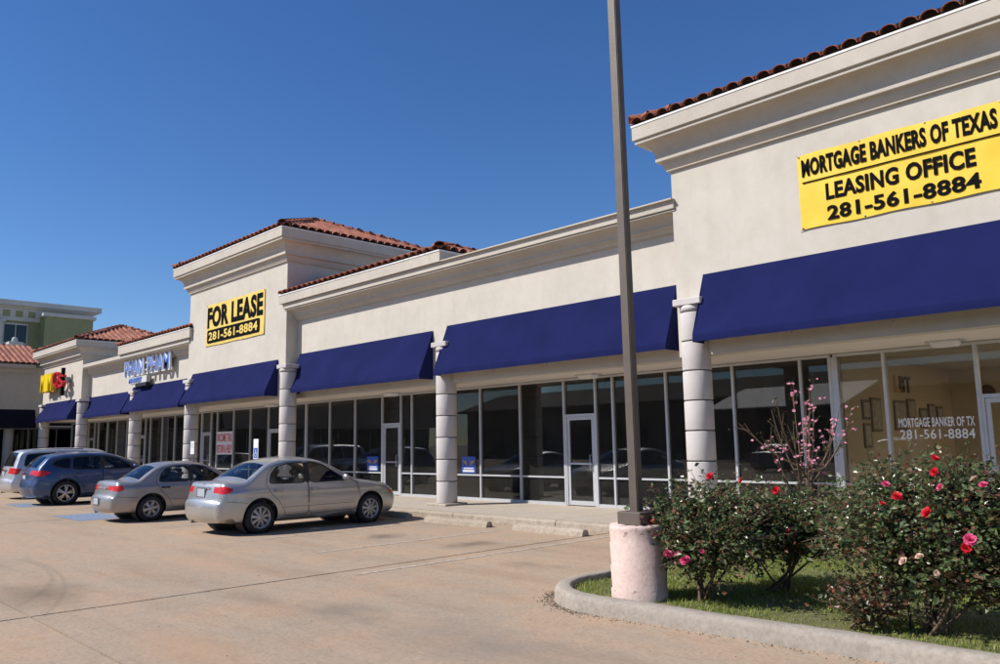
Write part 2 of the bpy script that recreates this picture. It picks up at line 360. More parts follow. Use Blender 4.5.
def recenter(o):
    """move a top-level mesh's origin to its base"""
    co = np.array([v.co for v in o.data.vertices]); c = Vector(((co[:, 0].min()+co[:, 0].max())/2, (co[:, 1].min()+co[:, 1].max())/2, co[:, 2].min()))
    o.data.transform(Matrix.Translation(-c)); o.location = c; return o
def copy_tree(o, parent=None):
    c = o.copy(); C.objects.link(c)
    if parent is not None: c.parent = parent
    for ch in list(o.children): copy_tree(ch, c)
    return c
def raw_mesh(name, v, f, mat, parent=None, smooth=False, world_space=True, **kw):
    me = bpy.data.meshes.new(name); me.from_pydata(v if isinstance(v, list) else v.tolist(), [], f if isinstance(f, list) else f.tolist())
    if smooth: me.polygons.foreach_set('use_smooth', [True]*len(me.polygons))
    me.materials.append(MATS[mat]); me.update()
    o = bpy.data.objects.new(name, me); C.objects.link(o)
    if parent is not None:
        if world_space: adopt(o, parent)
        else: o.parent = parent
    return tag(o, **kw)
def text_mesh(name, s, x0, x1, z0, z1, y, mat, parent=None, bold=0.0, depth=0.004, align_end=None, plane='y', **kw):
    """lettering fitted into x0..x1, z0..z1, standing in the plane Y=y and facing -Y (plane='x': standing in X=y, facing +X, x0..x1 along +Y)"""
    cu = bpy.data.curves.new(name, 'FONT'); cu.body = s; cu.offset = bold; cu.extrude = 0.01; cu.resolution_u = 3
    cu.space_character = 1.06 if bold else 1.0
    o = bpy.data.objects.new(name, cu); C.objects.link(o)
    dg = bpy.context.evaluated_depsgraph_get(); dg.update()
    me = bpy.data.meshes.new_from_object(o.evaluated_get(dg)); bpy.data.objects.remove(o)
    co = np.array([v.co for v in me.vertices]); lo = co.min(0); hi = co.max(0)
    n = np.empty_like(co)
    u = (co[:, 0]-lo[0])/(hi[0]-lo[0])*(x1-x0)+x0; h = (co[:, 1]-lo[1])/(hi[1]-lo[1])*(z1-z0)+z0; d = (co[:, 2]-lo[2])/(hi[2]-lo[2])*depth
    if plane == 'y': n[:, 0] = u; n[:, 1] = y-d; n[:, 2] = h
    else: n[:, 1] = u; n[:, 0] = y+d; n[:, 2] = h
    for v, q in zip(me.vertices, n): v.co = q
    me.name = name; me.materials.clear(); me.materials.append(MATS[mat]); me.update()
    ob = bpy.data.objects.new(name, me); C.objects.link(ob)
    if parent is not None: adopt(ob, parent)
    return tag(ob, **kw)

# ================================================================ GROUND
ground = MB().add([(-600,-600,-0.06),(600,-600,-0.06),(600,600,-0.06),(-600,600,-0.06)], [(0,1,2,3)]).build('ground', 'walk_concrete', kind='structure')
lot = MB().add([(-62,-60,-0.022),(40,-60,-0.022),(40,12,-0.022),(-62,12,-0.022)], [(0,1,2,3)]).build('parking_lot', 'joint_filler', kind='structure')
def jitter_edge(a, b, step, amp):
    a = Vector(a); b = Vector(b); n = max(2, int((b-a).length/step)); d = (b-a).normalized(); nrm = Vector((-d.y, d.x))
    return [a+(b-a)*k/n+(nrm*random.uniform(0.2, 1)*amp if k else Vector((0, 0))) for k in range(n)]
def slab(x0, x1, y0, y1, z0, z1, parent, mat, name='slab', step=None, amp=0.0):
    cs = [(x0,y0),(x1,y0),(x1,y1),(x0,y1)]
    if step:
        poly = []
        for k in range(4): poly += jitter_edge(cs[k], cs[(k+1) % 4], step, amp)
        cs = [p[:] for p in poly]
    return MB().prism(cs, 'z', z0, z1).build(name, mat, parent)
XJ = [-62, -45.1, -33.1, -21.1, -9.09, 2.9, 14.9, 40]; YJ = [-60, -24, -9.7, 2.34, 11.56]
for i in range(len(XJ)-1):
    for j in range(len(YJ)-1):
        near = XJ[i] in (-9.09, -21.1) and YJ[j] >= -10
        slab(XJ[i]+0.015, XJ[i+1]-0.015, YJ[j]+0.008, YJ[j+1]-0.008, -0.05, 0.0, lot, 'lot_concrete', step=0.11 if near else None, amp=0.007)
# stall lines, straight towards the walk
for x, y0, y1 in ((-8.74, 5.9, 11.3), (-10.98, 6.7, 10.6), (-13.35, 6.6, 11.3), (-17.0, 6.6, 11.3), (-24.6, 6.6, 11.3), (-29.0, 6.6, 11.3)):
    MB().add([(x-0.045,y0,0.004),(x+0.045,y0,0.004),(x+0.045,y1,0.004),(x-0.045,y1,0.004)], [(0,1,2,3)]).build('parking_line', 'white_line', lot)
def blue_bay(x0, x1, y0, y1):
    b = MB().add([(x0,y0,0.004),(x1,y0,0.004),(x1,y1,0.004),(x0,y1,0.004)], [(0,1,2,3)]).build('accessible_marking', 'blue_line', lot)
    return b
blue_bay(-22.4, -20.25, 6.1, 7.2); blue_bay(-28.6, -26.6, 6.45, 7.1)

# walk in front of the shops: old kerbed slabs
walk = MB().box(-50.5, 8, 11.60, 14.35, -0.05, 0.12).build('sidewalk', 'joint_filler', kind='structure')
for k in range(20):
    x1 = 7.6-3.0*k; x0 = x1-3.0
    slab(x0+0.006, x1-0.006, 11.72, 14.47, -0.04, 0.15, walk, 'walk_concrete')
for k in range(20):
    x1 = 7.6-3.0*k; x0 = x1-3.0; n = 26; pts = []
    mb = MB(); prof = [(11.55, -0.04), (11.552, 0.10), (11.575, 0.138), (11.60, 0.147), (11.712, 0.150), (11.712, -0.04)]
    rows = []
    for q in range(n+1):
        x = x0+0.005+(x1-x0-0.01)*q/n
        rows.append([(x, y+(random.uniform(-0.010, 0.012) if 0 < i < 4 else 0), z+(random.uniform(-0.012, 0.003) if 1 < i < 4 else 0)) for i, (y, z) in enumerate(prof)])
    vs = [p for r in rows for p in r]; m_ = len(prof)
    fs = [(q*m_+i, q*m_+i+1, (q+1)*m_+i+1, (q+1)*m_+i) for q in range(n) for i in range(m_-1)]
    mb.add(vs, fs, False); mb.add(rows[0], [tuple(range(m_))]); mb.add(rows[-1], [tuple(range(m_))[::-1]])
    mb.build('kerbstone', 'old_concrete', walk)

# planted island with its rounded kerb
def arc(cx, cy, r, a0, a1, n): return [(cx+r*math.cos(a0+(a1-a0)*k/n), cy+r*math.sin(a0+(a1-a0)*k/n)) for k in range(n+1)]
path = [(-6.03, 11.52), (-6.03, 9.5), (-6.03, 8.0)]+arc(-5.05, 7.04, 0.98, math.pi, 1.5*math.pi, 14)+[(-4.5, 6.08), (-3.4, 6.13), (-2.4, 6.18), (-1.2, 6.22), (0, 6.26), (2, 6.32), (5, 6.42), (9, 6.55)]
def offset(path, d):
    out = []
    for i, p in enumerate(path):
        a = Vector(path[max(i-1, 0)]); b = Vector(path[min(i+1, len(path)-1)]); t = (b-a).normalized(); n = Vector((-t.y, t.x))
        out.append((p[0]+n.x*d, p[1]+n.y*d))
    return out
prof = [(-0.01, -0.02), (0.0, 0.10), (0.015, 0.135), (0.045, 0.152), (0.14, 0.155), (0.17, 0.145), (0.18, 0.10), (0.19, -0.02)]
rows = [offset(path, d) for d, z in prof]
# resample for small chips
vs = []; P = len(path)
dense = []
for i in range(P-1):
    n = max(1, int((Vector(path[i+1])-Vector(path[i])).length/0.12))
    dense += [(i, k/n) for k in range(n)]
dense.append((P-2, 1.0))
for (i, f) in dense:
    for j, (d, z) in enumerate(prof):
        a, b = rows[j][i], rows[j][i+1]; jz = random.uniform(-0.006, 0.002) if 0 < j < 6 else 0; jd = random.uniform(-0.004, 0.004)
        vs.append((a[0]+(b[0]-a[0])*f+jd, a[1]+(b[1]-a[1])*f+jd, z+jz))
m_ = len(prof); fs = [(i*m_+j, i*m_+j+1, (i+1)*m_+j+1, (i+1)*m_+j) for i in range(len(dense)-1) for j in range(m_-1)]
mb = MB(); mb.add(vs, fs, True); mb.build('island_kerb', 'kerb_concrete', kind='structure')
inner = offset(path, 0.186)
isl = [(x, y, 0.085) for x, y in inner]+[(9, 11.54, 0.085)]
planting_bed = MB().add(isl, [tuple(range(len(isl)))]).build('planting_bed', 'soil', kind='structure')

# ================================================================ SHOPS
YS = 14.4
def awning(x0, x1, yw, zt, zb, label, mat='navy_canvas', proj=0.46, group='canvas awnings along the shopfronts'):
    zb2 = zb+0.13; root = empty('awning', ((x0+x1)/2, yw, zb), label, 'awning', group)
    nx = max(8, int((x1-x0)/0.35)); nv = 6; vs = []
    for i in range(nx+1):
        x = x0+(x1-x0)*i/nx
        for j in range(nv+1):
            f = j/nv; s = math.sin(math.pi*f)*(0.018+0.009*math.sin(i*1.9)+0.008*math.sin(i*0.7+1))
            vs.append((x, yw-0.02-(proj-0.02)*f+s*0.9, zt+(zb2-zt)*f-s*0.3))
    fs = [(i*(nv+1)+j, i*(nv+1)+j+1, (i+1)*(nv+1)+j+1, (i+1)*(nv+1)+j) for i in range(nx) for j in range(nv)]
    MB().add(vs, fs, True).build('canopy', mat, root)
    vs = []
    for i in range(nx*2+1):
        x = x0+(x1-x0)*i/(nx*2)
        vs += [(x, yw-proj, zb2), (x, yw-proj-0.012+0.004*math.sin(i*1.3), zb2-0.06), (x, yw-proj-0.006+0.008*math.sin(i*0.9+x), zb)]
    fs = [(i*3+j, i*3+j+1, (i+1)*3+j+1, (i+1)*3+j) for i in range(nx*2) for j in range(2)]
    MB().add(vs, fs, True).build('valance', mat, root)
    for x in (x0, x1):
        MB().prism([(yw-0.01, zt), (yw-proj, zb2), (yw-proj, zb), (yw-0.01, zb)], 'x', x-0.006, x+0.006).build('end_panel', mat, root)
    MB().tube([(x0+0.02, yw-proj+0.025, zb+0.02), (x1-0.02, yw-proj+0.025, zb+0.02)], 0.016).build('frame_bar', 'steel', root)
    n = int((x1-x0)/1.5)
    for k in range(1, n):
        x = x0+(x1-x0)*k/n
        MB().tube([(x, yw-0.03, zt-0.16), (x, yw-proj+0.06, zb+0.12), (x, yw-0.03, zb+0.03)], 0.012, 5).build('rib', 'steel', root)
    return root
DRUM = None
def column(root, x, yc, ztop=4.02, r=0.255, dz=0.0):
    global DRUM
    core = MB().lathe([(r-0.022, 0.19), (r-0.022, ztop)], 24, (x, yc, 0)).build('column', 'column_joint', root)
    if DRUM is None:
        b = 0.012; h = 0.508
        DRUM = MB().lathe([(r-0.03, 0), (r-b, 0.0), (r-0.003, 0.004), (r, b), (r, h-b), (r-0.003, h-0.004), (r-b, h), (r-0.03, h)], 32).build('drum', 'stucco_column'); d0 = DRUM
    z = 0.205; first = True
    while z < ztop-0.1:
        if DRUM.parent is None: o = DRUM
        else: o = DRUM.copy(); C.objects.link(o)
        o.parent = core; o.matrix_parent_inverse = Matrix.Identity(4)
        o.matrix_basis = Matrix.Identity(4); o.location = (x, yc, z)
        o.matrix_parent_inverse = root.matrix_basis.inverted() if False else Matrix.Identity(4)
        adopt(o, core)
        o.scale.z = min(1.0, (ztop-z)/0.508)
        z += 0.53
    MB().bbox(x-0.36, x+0.36, yc-0.36, yc+0.36, 0.146, 0.205, 0.012).build('plinth', 'walk_concrete', core)
    MB().bbox(x-0.285, x+0.285, yc-0.262, yc+0.2, ztop, ztop+0.125, 0.012).build('capital', 'stucco_column', core)
    return core
def pane_box(x0, x1, z0, z1, y, mat, parent, name='pane'):
    return MB().box(x0, x1, y-0.004, y+0.004, z0, z1).build(name, mat, parent)
def storefront(root, xs, doors, gl='tinted_glass', z0=0.15, z1=3.12, rail=0.80, dtop=2.27, Y=YS, fm='aluminium_white', lite=None):
    """xs: mullion centres from left to right; doors: indices i of bays xs[i]..xs[i+1] that hold a door"""
    w = 0.05; a, b = xs[0], xs[-1]
    mb = MB(); mb.box(a-w/2, b+w/2, Y-0.05, Y+0.06, z1-0.05, z1)
    x = a
    for i in range(len(xs)-1):
        if i not in doors: mb.box(xs[i]+w/2, xs[i+1]-w/2, Y-0.055, Y+0.065, z0, z0+0.07)
    sf = mb.build('storefront', fm, root)
    for xm in xs: MB().box(xm-w/2, xm+w/2, Y-0.06, Y+0.06, z0, z1-0.05).build('mullion', fm, sf)
    for i in range(len(xs)-1):
        p, q = xs[i]+w/2, xs[i+1]-w/2; g = gl if not callable(gl) else gl(i)
        if i in doors:
            d = MB().box(p, p+0.05, Y-0.05, Y+0.05, z0+0.01, dtop).box(q-0.05, q, Y-0.05, Y+0.05, z0+0.01, dtop).box(p+0.05, q-0.05, Y-0.05, Y+0.05, dtop-0.06, dtop).build('door', fm, root)
            MB().box(p+0.055, p+0.12, Y-0.03, Y+0.02, z0+0.02, dtop-0.065).box(q-0.12, q-0.055, Y-0.03, Y+0.02, z0+0.02, dtop-0.065).box(p+0.12, q-0.12, Y-0.03, Y+0.02, dtop-0.14, dtop-0.065).box(p+0.12, q-0.12, Y-0.03, Y+0.02, z0+0.02, z0+0.12).build('door_leaf', fm, d)
            pane_box(p+0.12, q-0.12, z0+0.12, dtop-0.14, Y, g, d)
            MB().tube([(q-0.14, Y-0.03, 1.0), (q-0.14, Y-0.09, 1.0), (q-0.14, Y-0.09, 1.32), (q-0.14, Y-0.03, 1.32)], 0.012, 6).box(p+0.12, q-0.12, Y-0.055, Y-0.035, 1.10, 1.14).build('handle', 'aluminium', d)
            pane_box(p, q, dtop+0.001, z1-0.052, Y, g, sf)
        else:
            pane_box(p, q, z0+0.071, rail-0.021, Y, g, sf); pane_box(p, q, rail+0.021, z1-0.051, Y, g, sf)
            MB().box(p, q, Y-0.045, Y+0.045, rail-0.02, rail+0.02).build('rail', fm, sf)
    return sf
def cornice_profile(T, h, k=0.5):
    s = h/0.86; q = k/0.5
    pts = [(0.0, T-0.87*s), (0.055, T-0.87*s), (0.058, T-0.865*s), (0.058, T-0.832*s), (0.075, T-0.828*s), (0.105, T-0.77*s), (0.12, T-0.705*s), (0.195, T-0.695*s), (0.20, T-0.688*s), (0.20, T-0.640*s), (0.19, T-0.630*s)]
    for i in range(1, 9):                       # the hollow
        a = math.pi/2*i/9; pts.append((0.19+0.23*(1-math.cos(a)), T-0.63*s+0.285*s*math.sin(a)))
    pts += [(0.43, T-0.345*s), (0.462, T-0.342*s), (0.466, T-0.335*s), (0.466, T-0.312*s), (0.455, T-0.30*s), (0.445, T-0.272*s), (0.495, T-0.268*s), (0.50, T-0.262*s), (0.50, T)]
    return [(o*q, z) for o, z in pts]
def sweep_front(root, prof, x0, x1, yw, name='cornice', mat='stucco_trim'):
    return MB().prism([(yw-o, z) for o, z in prof]+[(yw+0.1, prof[-1][1]), (yw+0.1, prof[0][1])], 'x', x0, x1).build(name, mat, root)
def sweep_tower(root, prof, x0, x1, yw, yb, name='cornice', mat='stucco_trim'):
    vs = []; n = len(prof)
    for o, z in prof: vs += [(x0-o, yb, z), (x0-o, yw-o, z), (x1+o, yw-o, z), (x1+o, yb, z)]
    fs = [(i*4+k, i*4+k+1, (i+1)*4+k+1, (i+1)*4+k) for i in range(n-1) for k in range(3)]
    T = prof[-1][1]; m0 = len(vs); 
    fs.append(((n-1)*4, (n-1)*4+1, (n-1)*4+2, (n-1)*4+3))
    return MB().add(vs, fs).build(name, mat, root)

# barrel tiles -------------------------------------------------------------
def tile_shape(r0=0.132, r1=0.112, L=0.40, seg=6, th=0.012):
    """a half-barrel: local x across, y up the slope, z out of the slope; lower end at y=0"""
    vs = []
    for (y, r) in ((0, r0), (L, r1)):
        for k in range(seg+1):
            a = math.pi*k/seg; vs.append((r*math.cos(a), y, r*math.sin(a)*0.74))
        for k in range(seg+1):
            a = math.pi*k/seg; vs.append(((r-th)*math.cos(a), y, (r-th)*math.sin(a)*0.74))
    n = seg+1; fs = []
    for k in range(seg):
        fs += [(k, k+1, 2*n+k+1, 2*n+k), (n+k+1, n+k, 3*n+k, 3*n+k+1), (k+1, k, n+k, n+k+1)]
    return vs, fs
TV, TF = tile_shape()
TILE_MESH = None
def tile_slope(root, origin, e, pitch, width, run, hip0, hip1, px=0.285, course=0.33, single_rows=0, name='tile_field', seg_lo=False, part=None):
    """slope whose eave starts at origin and runs along the unit vector e (horizontal); up-slope is e x ... towards 'inward'"""
    global TILE_MESH
    e = Vector(e).normalized(); inward = Vector((0, 0, 1)).cross(e).normalized()
    s = (inward*math.cos(pitch)+Vector((0, 0, 1))*math.sin(pitch)); n = e.cross(s).normalized()
    if n.z < 0: n = -n
    o = Vector(origin); V = run/math.cos(pitch); mb = MB()
    poly = [o, o+e*width, o+e*(width-(run if hip1 else 0))+s*V, o+e*(run if hip0 else 0)+s*V]
    base = MB().add(poly, [(0, 1, 2, 3)]).build('roof_slope' if part is None else part, 'terracotta_base', root)
    nc = int(width/px); px = width/nc; tv = [Vector(p) for p in TV]; lift = 0.012
    rot = Matrix((e, s, n)).transposed()
    tilt = Matrix.Rotation(math.radians(2.6), 3, 'X')
    for j in range(int(V/course)+1):
        v = j*course-0.025; h = max(v, 0)*math.cos(pitch)
        for i in range(nc):
            u = (i+0.5)*px
            if hip0 and u < h+0.05: continue
            if hip1 and u > width-h-0.05: continue
            if v > V-0.15: continue
            pos = o+e*(u+random.uniform(-0.006, 0.006))+s*(v+random.uniform(-0.008, 0.008))+n*(lift+0.02)
            if j < single_rows:
                if TILE_MESH is None:
                    ob = MB().add(TV, TF).build('tile', 'terracotta'); TILE_MESH = ob.data
                else: ob = bpy.data.objects.new('tile', TILE_MESH); C.objects.link(ob)
                mw = (rot @ tilt).to_4x4(); mw.translation = pos; ob.matrix_basis = mw; adopt(ob, base)
            else:
                mb.add([pos+rot @ (tilt @ p) for p in tv], TF)
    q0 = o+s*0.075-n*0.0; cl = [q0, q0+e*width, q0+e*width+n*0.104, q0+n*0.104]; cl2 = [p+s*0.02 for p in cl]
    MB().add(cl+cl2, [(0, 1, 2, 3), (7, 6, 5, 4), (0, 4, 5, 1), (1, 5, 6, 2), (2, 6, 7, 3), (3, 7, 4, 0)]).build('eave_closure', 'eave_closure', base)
    if mb.v: mb.build(name, 'terracotta', base, kind='stuff')
    return base
def ridge_caps(root, a, b, r=0.14):
    a = Vector(a); b = Vector(b); d = (b-a).normalized(); x = d.cross(Vector((0, 0, 1))).normalized(); n = x.cross(d); n = n if n.z > 0 else -n
    rot = Matrix((x, d, n)).transposed(); mb = MB(); L = (b-a).length; k = 0.0
    sc = r/0.132
    while k < L-0.2:
        mb.add([a+d*k+n*0.07+rot @ Vector((p[0]*sc, p[1], p[2]*sc+0.03*(1-p[1]/0.4))) for p in TV], TF); k += 0.36
    return mb.build('ridge_tiles', 'terracotta', root, kind='stuff')
def hip_roof(root, x0, x1, y0, y1, z, pitch, rows=0, left=True, right=True, run=None):
    run = run or (y1-y0)/2; rise = run*math.tan(pitch)
    tile_slope(root, (x1, y0, z), (-1, 0, 0), pitch, x1-x0, run, right, left, single_rows=rows) if False else None
    tile_slope(root, (x0, y0, z), (1, 0, 0), pitch, x1-x0, run, left, right, single_rows=rows)
    if right: tile_slope(root, (x1, y0, z), (0, 1, 0), pitch, y1-y0, run, True, True)
    if left: tile_slope(root, (x0, y1, z), (0, -1, 0), pitch, y1-y0, run, True, True)
    tile_slope(root, (x1, y1, z), (-1, 0, 0), pitch, x1-x0, run, right, left)
    for a, b in (((x1, y0), (x1-run, y0+run)), ((x1, y1), (x1-run, y1-run))):
        if right: ridge_caps(root, (*a, z), (*b, z+rise))
    for a, b in (((x0, y0), (x0+run, y0+run)), ((x0, y1), (x0+run, y1-run))):
        if left: ridge_caps(root, (*a, z), (*b, z+rise))
    if x1-x0 > 2*run+0.3: ridge_caps(root, (x0+(run if left else 0), y0+run, z+rise), (x1-(run if right else 0), y0+run, z+rise))

ZS = 3.12          # soffit
def shell(root, x0, x1, yw, ztop, left_room=True):
    """upper front wall, soffit, roof deck"""
    MB().box(x0, x1, yw, yw+0.30, ZS, ztop).build('wall', 'stucco', root)
    MB().box(x0+0.002, x1-0.002, yw+0.301, YS+0.10, ZS+0.012, ZS+0.06).build('soffit', 'soffit_board', root)
    MB().box(x0, x1, yw+0.302, 24.3, 3.75, 4.0).build('roof_deck', 'white_roof', root)
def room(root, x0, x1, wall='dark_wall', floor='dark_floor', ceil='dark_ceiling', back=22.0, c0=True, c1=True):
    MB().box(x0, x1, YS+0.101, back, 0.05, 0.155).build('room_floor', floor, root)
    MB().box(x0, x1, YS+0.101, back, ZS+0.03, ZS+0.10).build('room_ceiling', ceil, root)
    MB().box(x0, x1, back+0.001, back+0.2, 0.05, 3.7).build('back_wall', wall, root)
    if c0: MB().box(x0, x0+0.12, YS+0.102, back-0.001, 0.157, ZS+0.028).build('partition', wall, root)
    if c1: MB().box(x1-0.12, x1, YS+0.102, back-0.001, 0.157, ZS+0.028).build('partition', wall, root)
def tower(root, x0, x1, yw, T, h, depth, pitch, rows=0):
    MB().box(x0, x0+0.3, yw+0.301, yw+depth, 4.001, T-0.02).box(x1-0.3, x1, yw+0.301, yw+depth, 4.001, T-0.02).box(x0+0.301, x1-0.301, yw+depth-0.3, yw+depth, 4.001, T-0.02).build('side_walls', 'stucco', root)
    sweep_tower(root, cornice_profile(T, h), x0, x1, yw, yw+depth+0.5)
    o = 0.512; t = MB(); z = T-0.012
    t.box(x0-o, x1+o, yw-o, yw-o+0.03, z, z+0.034).box(x1+o-0.03, x1+o, yw-o+0.031, yw+depth+o, z, z+0.034).box(x0-o, x0-o+0.03, yw-o+0.031, yw+depth+o, z, z+0.034).build('flashing', 'white_flashing', root)
    hip_roof(root, x0-0.5, x1+0.5, yw-0.5, yw+depth+0.5, T+0.03, pitch, rows, run=(depth+1)/2)

# --- near office tower
near = empty('office_shop', (-4.3, 12.45, 0), 'stucco shop tower with the yellow leasing office banner and clear office windows', 'building')
shell(near, -8.05, -0.5, 12.45, 7.5)
tower(near, -8.05, -0.5, 12.45, 7.54, 0.88, 6.5, math.radians(20), rows=1)
column(near, -7.70, 12.45); column(near, -0.85, 12.45)
room(near, -6.09, 1.5, 'beige_wall', 'office_floor', 'office_ceiling', back=20.5)
storefront(near, [-6.035, -5.19, -3.77, -2.79, -2.25, -0.8, 0.66, 1.45], {2}, 'clear_glass')
MB().box(-6.10, -5.985, YS-0.062, YS+0.062, 0.15, 3.065).build('corner_post', 'aluminium', near)
awning(-7.47, -1.1, 12.45, 4.57, 3.31, 'long navy awning under the yellow leasing office banner, nearest one')
# --- plain bay to the right, mostly out of the picture
rightu = empty('end_shop', (3.5, 12.85, 0), 'plain stucco shop bay continuing beyond the office tower', 'building')
shell(rightu, -0.498, 8, 12.85, 6.0); sweep_front(rightu, cornice_profile(6.08, 0.5, 0.45), 0.02, 8.0, 12.85)
room(rightu, 1.51, 8.0); storefront(rightu, [1.53, 3.0, 4.46, 5.42, 6.0, 7.4, 7.95], {2}); column(rightu, 6.6, 12.85)

# --- middle vacant shops
mid = empty('vacant_shop', (-15.2, 12.85, 0), 'long low stucco shop with dark empty windows between the two towers', 'building')
shell(mid, -22.348, -8.052, 12.85, 6.0)
sweep_front(mid, cornice_profile(6.08, 0.5, 0.45), -14.70, -8.0, 12.85)
sweep_front(mid, cornice_profile(6.08, 0.5, 0.45)[:-1]+[(0.45, 6.081)], -22.45, -14.701, 12.85)
MB().box(-14.69, -8.0, 12.33, 13.3, 6.081, 6.11).build('coping', 'stucco_trim', mid)
MB().box(-22.62, -14.70, 12.32, 15.6, 6.09, 6.36).build('raised_fascia', 'stucco_trim', mid)
MB().box(-22.63, -14.69, 12.305, 12.335, 6.352, 6.386).box(-14.72, -14.688, 12.336, 15.6, 6.352, 6.386).build('flashing', 'white_flashing', mid)
hip_roof(mid, -22.62, -14.69, 12.31, 15.6, 6.39, math.radians(19), 0, left=False, right=True)
column(mid, -15.10, 12.85)
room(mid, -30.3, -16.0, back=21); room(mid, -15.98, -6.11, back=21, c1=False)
storefront(mid, [-24.27, -22.81, -21.34, -19.88, -18.95, -18.43, -16.97, -15.5, -14.03, -12.56, -11.60, -11.10, -9.67, -8.09, -6.69, -6.13], {3, 9})
MB().box(-14.55, -14.25, 16.6, 16.9, 0.157, ZS+0.028).build('inner_column', 'interior_brick', mid)
MB().box(-9.0, -8.6, 16.2, 16.6, 0.157, ZS+0.028).build('inner_column', 'interior_brick', mid)
MB().box(-21.9, -21.6, 16.6, 16.9, 0.157, ZS+0.028).build('inner_column', 'interior_brick', mid)
awning(-15.03, -8.30, 12.85, 4.56, 3.29, 'navy awning behind the light pole, over the vacant shop')
awning(-22.15, -15.60, 12.85, 4.50, 3.25, 'navy awning above the near silver sedan, right of the for-lease tower')

# --- tower with the for-lease banner
lease = empty('lease_tower', (-26, 12.45, 0), 'tall stucco shop tower with red tile roof and the for-lease banner', 'building')
shell(lease, -29.65, -22.352, 12.45, 8.3)
tower(lease, -29.65, -22.352, 12.45, 8.42, 0.95, 5.2, math.radians(23))
column(lease, -29.19, 12.45); column(lease, -22.15, 12.45)
storefront(lease, [-32.57, -31.71, -31.16, -29.73, -28.34, -26.94, -26.0, -25.45, -24.32], {0, 5})
awning(-29.18, -22.80, 12.45, 4.36, 3.20, 'navy awning under the for-lease banner')

# --- low shop with the blue letters
phan = empty('market_shop', (-36, 12.85, 0), 'low stucco shop under the blue channel-letter sign', 'building')
shell(phan, -42.098, -29.652, 12.85, 5.7)
sweep_front(phan, cornice_profile(5.76, 0.5, 0.45), -42.0, -36.901, 12.85)
sweep_front(phan, cornice_profile(5.76, 0.5, 0.45)[:-1]+[(0.45, 5.761)], -36.9, -29.55, 12.85)
MB().box(-36.9, -29.35, 12.32, 15.6, 5.77, 6.12).build('raised_fascia', 'stucco_trim', phan)
MB().box(-36.91, -29.34, 12.305, 12.335, 6.112, 6.146).build('flashing', 'white_flashing', phan)
hip_roof(phan, -36.9, -29.34, 12.31, 15.6, 6.15, math.radians(19), 0, left=True, right=False)
column(phan, -35.90, 12.85)
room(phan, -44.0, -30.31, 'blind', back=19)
storefront(phan, [-44.0, -42.6, -41.2, -39.8, -38.8, -38.2, -36.8, -35.4, -34.0, -33.6, -32.62], {3})
for x0, x1 in ((-42.5, -40.0), (-38.1, -35.5), (-35.3, -32.8)):
    o = MB()
    x = x0
    while x < x1-0.1: o.box(x, x+0.10, YS+0.12, YS+0.135, 0.3, 3.05); x += 0.125
    o.build('vertical_blind', 'blind', phan)
awning(-36.30, -30.35, 12.85, 4.32, 3.19, 'navy awning under the blue channel letters')
awning(-42.05, -36.50, 12.85, 4.17, 3.14, 'navy awning between the yellow-red sign and the blue letters')

# --- far tower
far = empty('corner_tower', (-45.3, 12.45, 0), 'far stucco shop tower with red tile hip roof and yellow-red sign', 'building')
shell(far, -48.6, -42.102, 12.45, 6.8)
tower(far, -48.6, -42.102, 12.45, 6.93, 0.85, 5.2, math.radians(21))
column(far, -48.05, 12.45, 3.95); column(far, -41.75, 12.45, 3.95)
room(far, -50.4, -44.01, back=19)
storefront(far, [-49.9, -48.4, -47.0, -46.0, -45.4, -44.03], {2})
awning(-47.95, -42.55, 12.45, 4.13, 3.11, 'small navy awning under the yellow-red sign, farthest on the row')

# --- wing across the end of the lot, facing +X, in shade
wing = empty('end_wing', (-51, 2, 0), 'shaded beige shop wing with red tile roof closing the far end of the lot', 'building')
WX = -50.6
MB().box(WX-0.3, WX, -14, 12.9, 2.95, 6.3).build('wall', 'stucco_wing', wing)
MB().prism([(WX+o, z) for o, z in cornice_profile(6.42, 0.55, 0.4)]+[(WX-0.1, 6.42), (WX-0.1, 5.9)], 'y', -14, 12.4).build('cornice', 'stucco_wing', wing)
tile_slope(wing, (WX+0.42, -14, 6.44), (0, 1, 0), math.radians(20), 27.0, 3.6, False, False)
MB().box(WX-6, WX-0.301, -14, 21.0, 3.3, 3.5).build('roof_deck', 'white_roof', wing)
MB().box(WX-5, WX-4.8, -14, 21.0, 0, 3.3).build('back_wall', 'dark_wall', wing)
MB().box(WX-2.1, WX-0.301, -14, 21.0, 2.97, 3.02).build('soffit', 'soffit_board', wing)
sfw = MB().box(WX-2.05, WX-1.95, -14, 20.8, 2.88, 2.96).box(WX-2.05, WX-1.95, -14, 20.8, 0.0, 0.2).build('storefront', 'aluminium', wing)
y = -14.0
while y < 20.7:
    MB().box(WX-2.04, WX-1.96, y-0.025, y+0.025, 0.201, 2.879).build('mullion', 'aluminium', sfw)
    if y+1.49 < 20.9: MB().box(WX-2.004, WX-1.996, y+0.026, y+1.464, 0.201, 2.879).build('pane', 'far_glass', sfw)
    y += 1.49
for yy in (-8.0, -1.5, 5.0, 11.4):
    MB().lathe([(0.25, 0.0), (0.25, 2.949)], 16, (WX-0.15, yy, 0)).build('column', 'stucco_wing', wing)
ra = empty('awning', (WX, 9.0, 2.87), 'black-looking awning in shade on the end wing at the left edge', 'awning', 'canvas awnings along the shopfronts')
MB().prism([(WX+0.005, 3.93), (WX+0.46, 2.99), (WX+0.46, 2.87), (WX+0.44, 2.87), (WX+0.44, 2.98), (WX+0.005, 3.88)], 'y', 5.2, 12.6).build('canopy', 'shaded_navy_canvas', ra)
MB().tube([(WX+0.42, 5.25, 2.9), (WX+0.42, 12.55, 2.9)], 0.016).build('frame_bar', 'steel', ra)

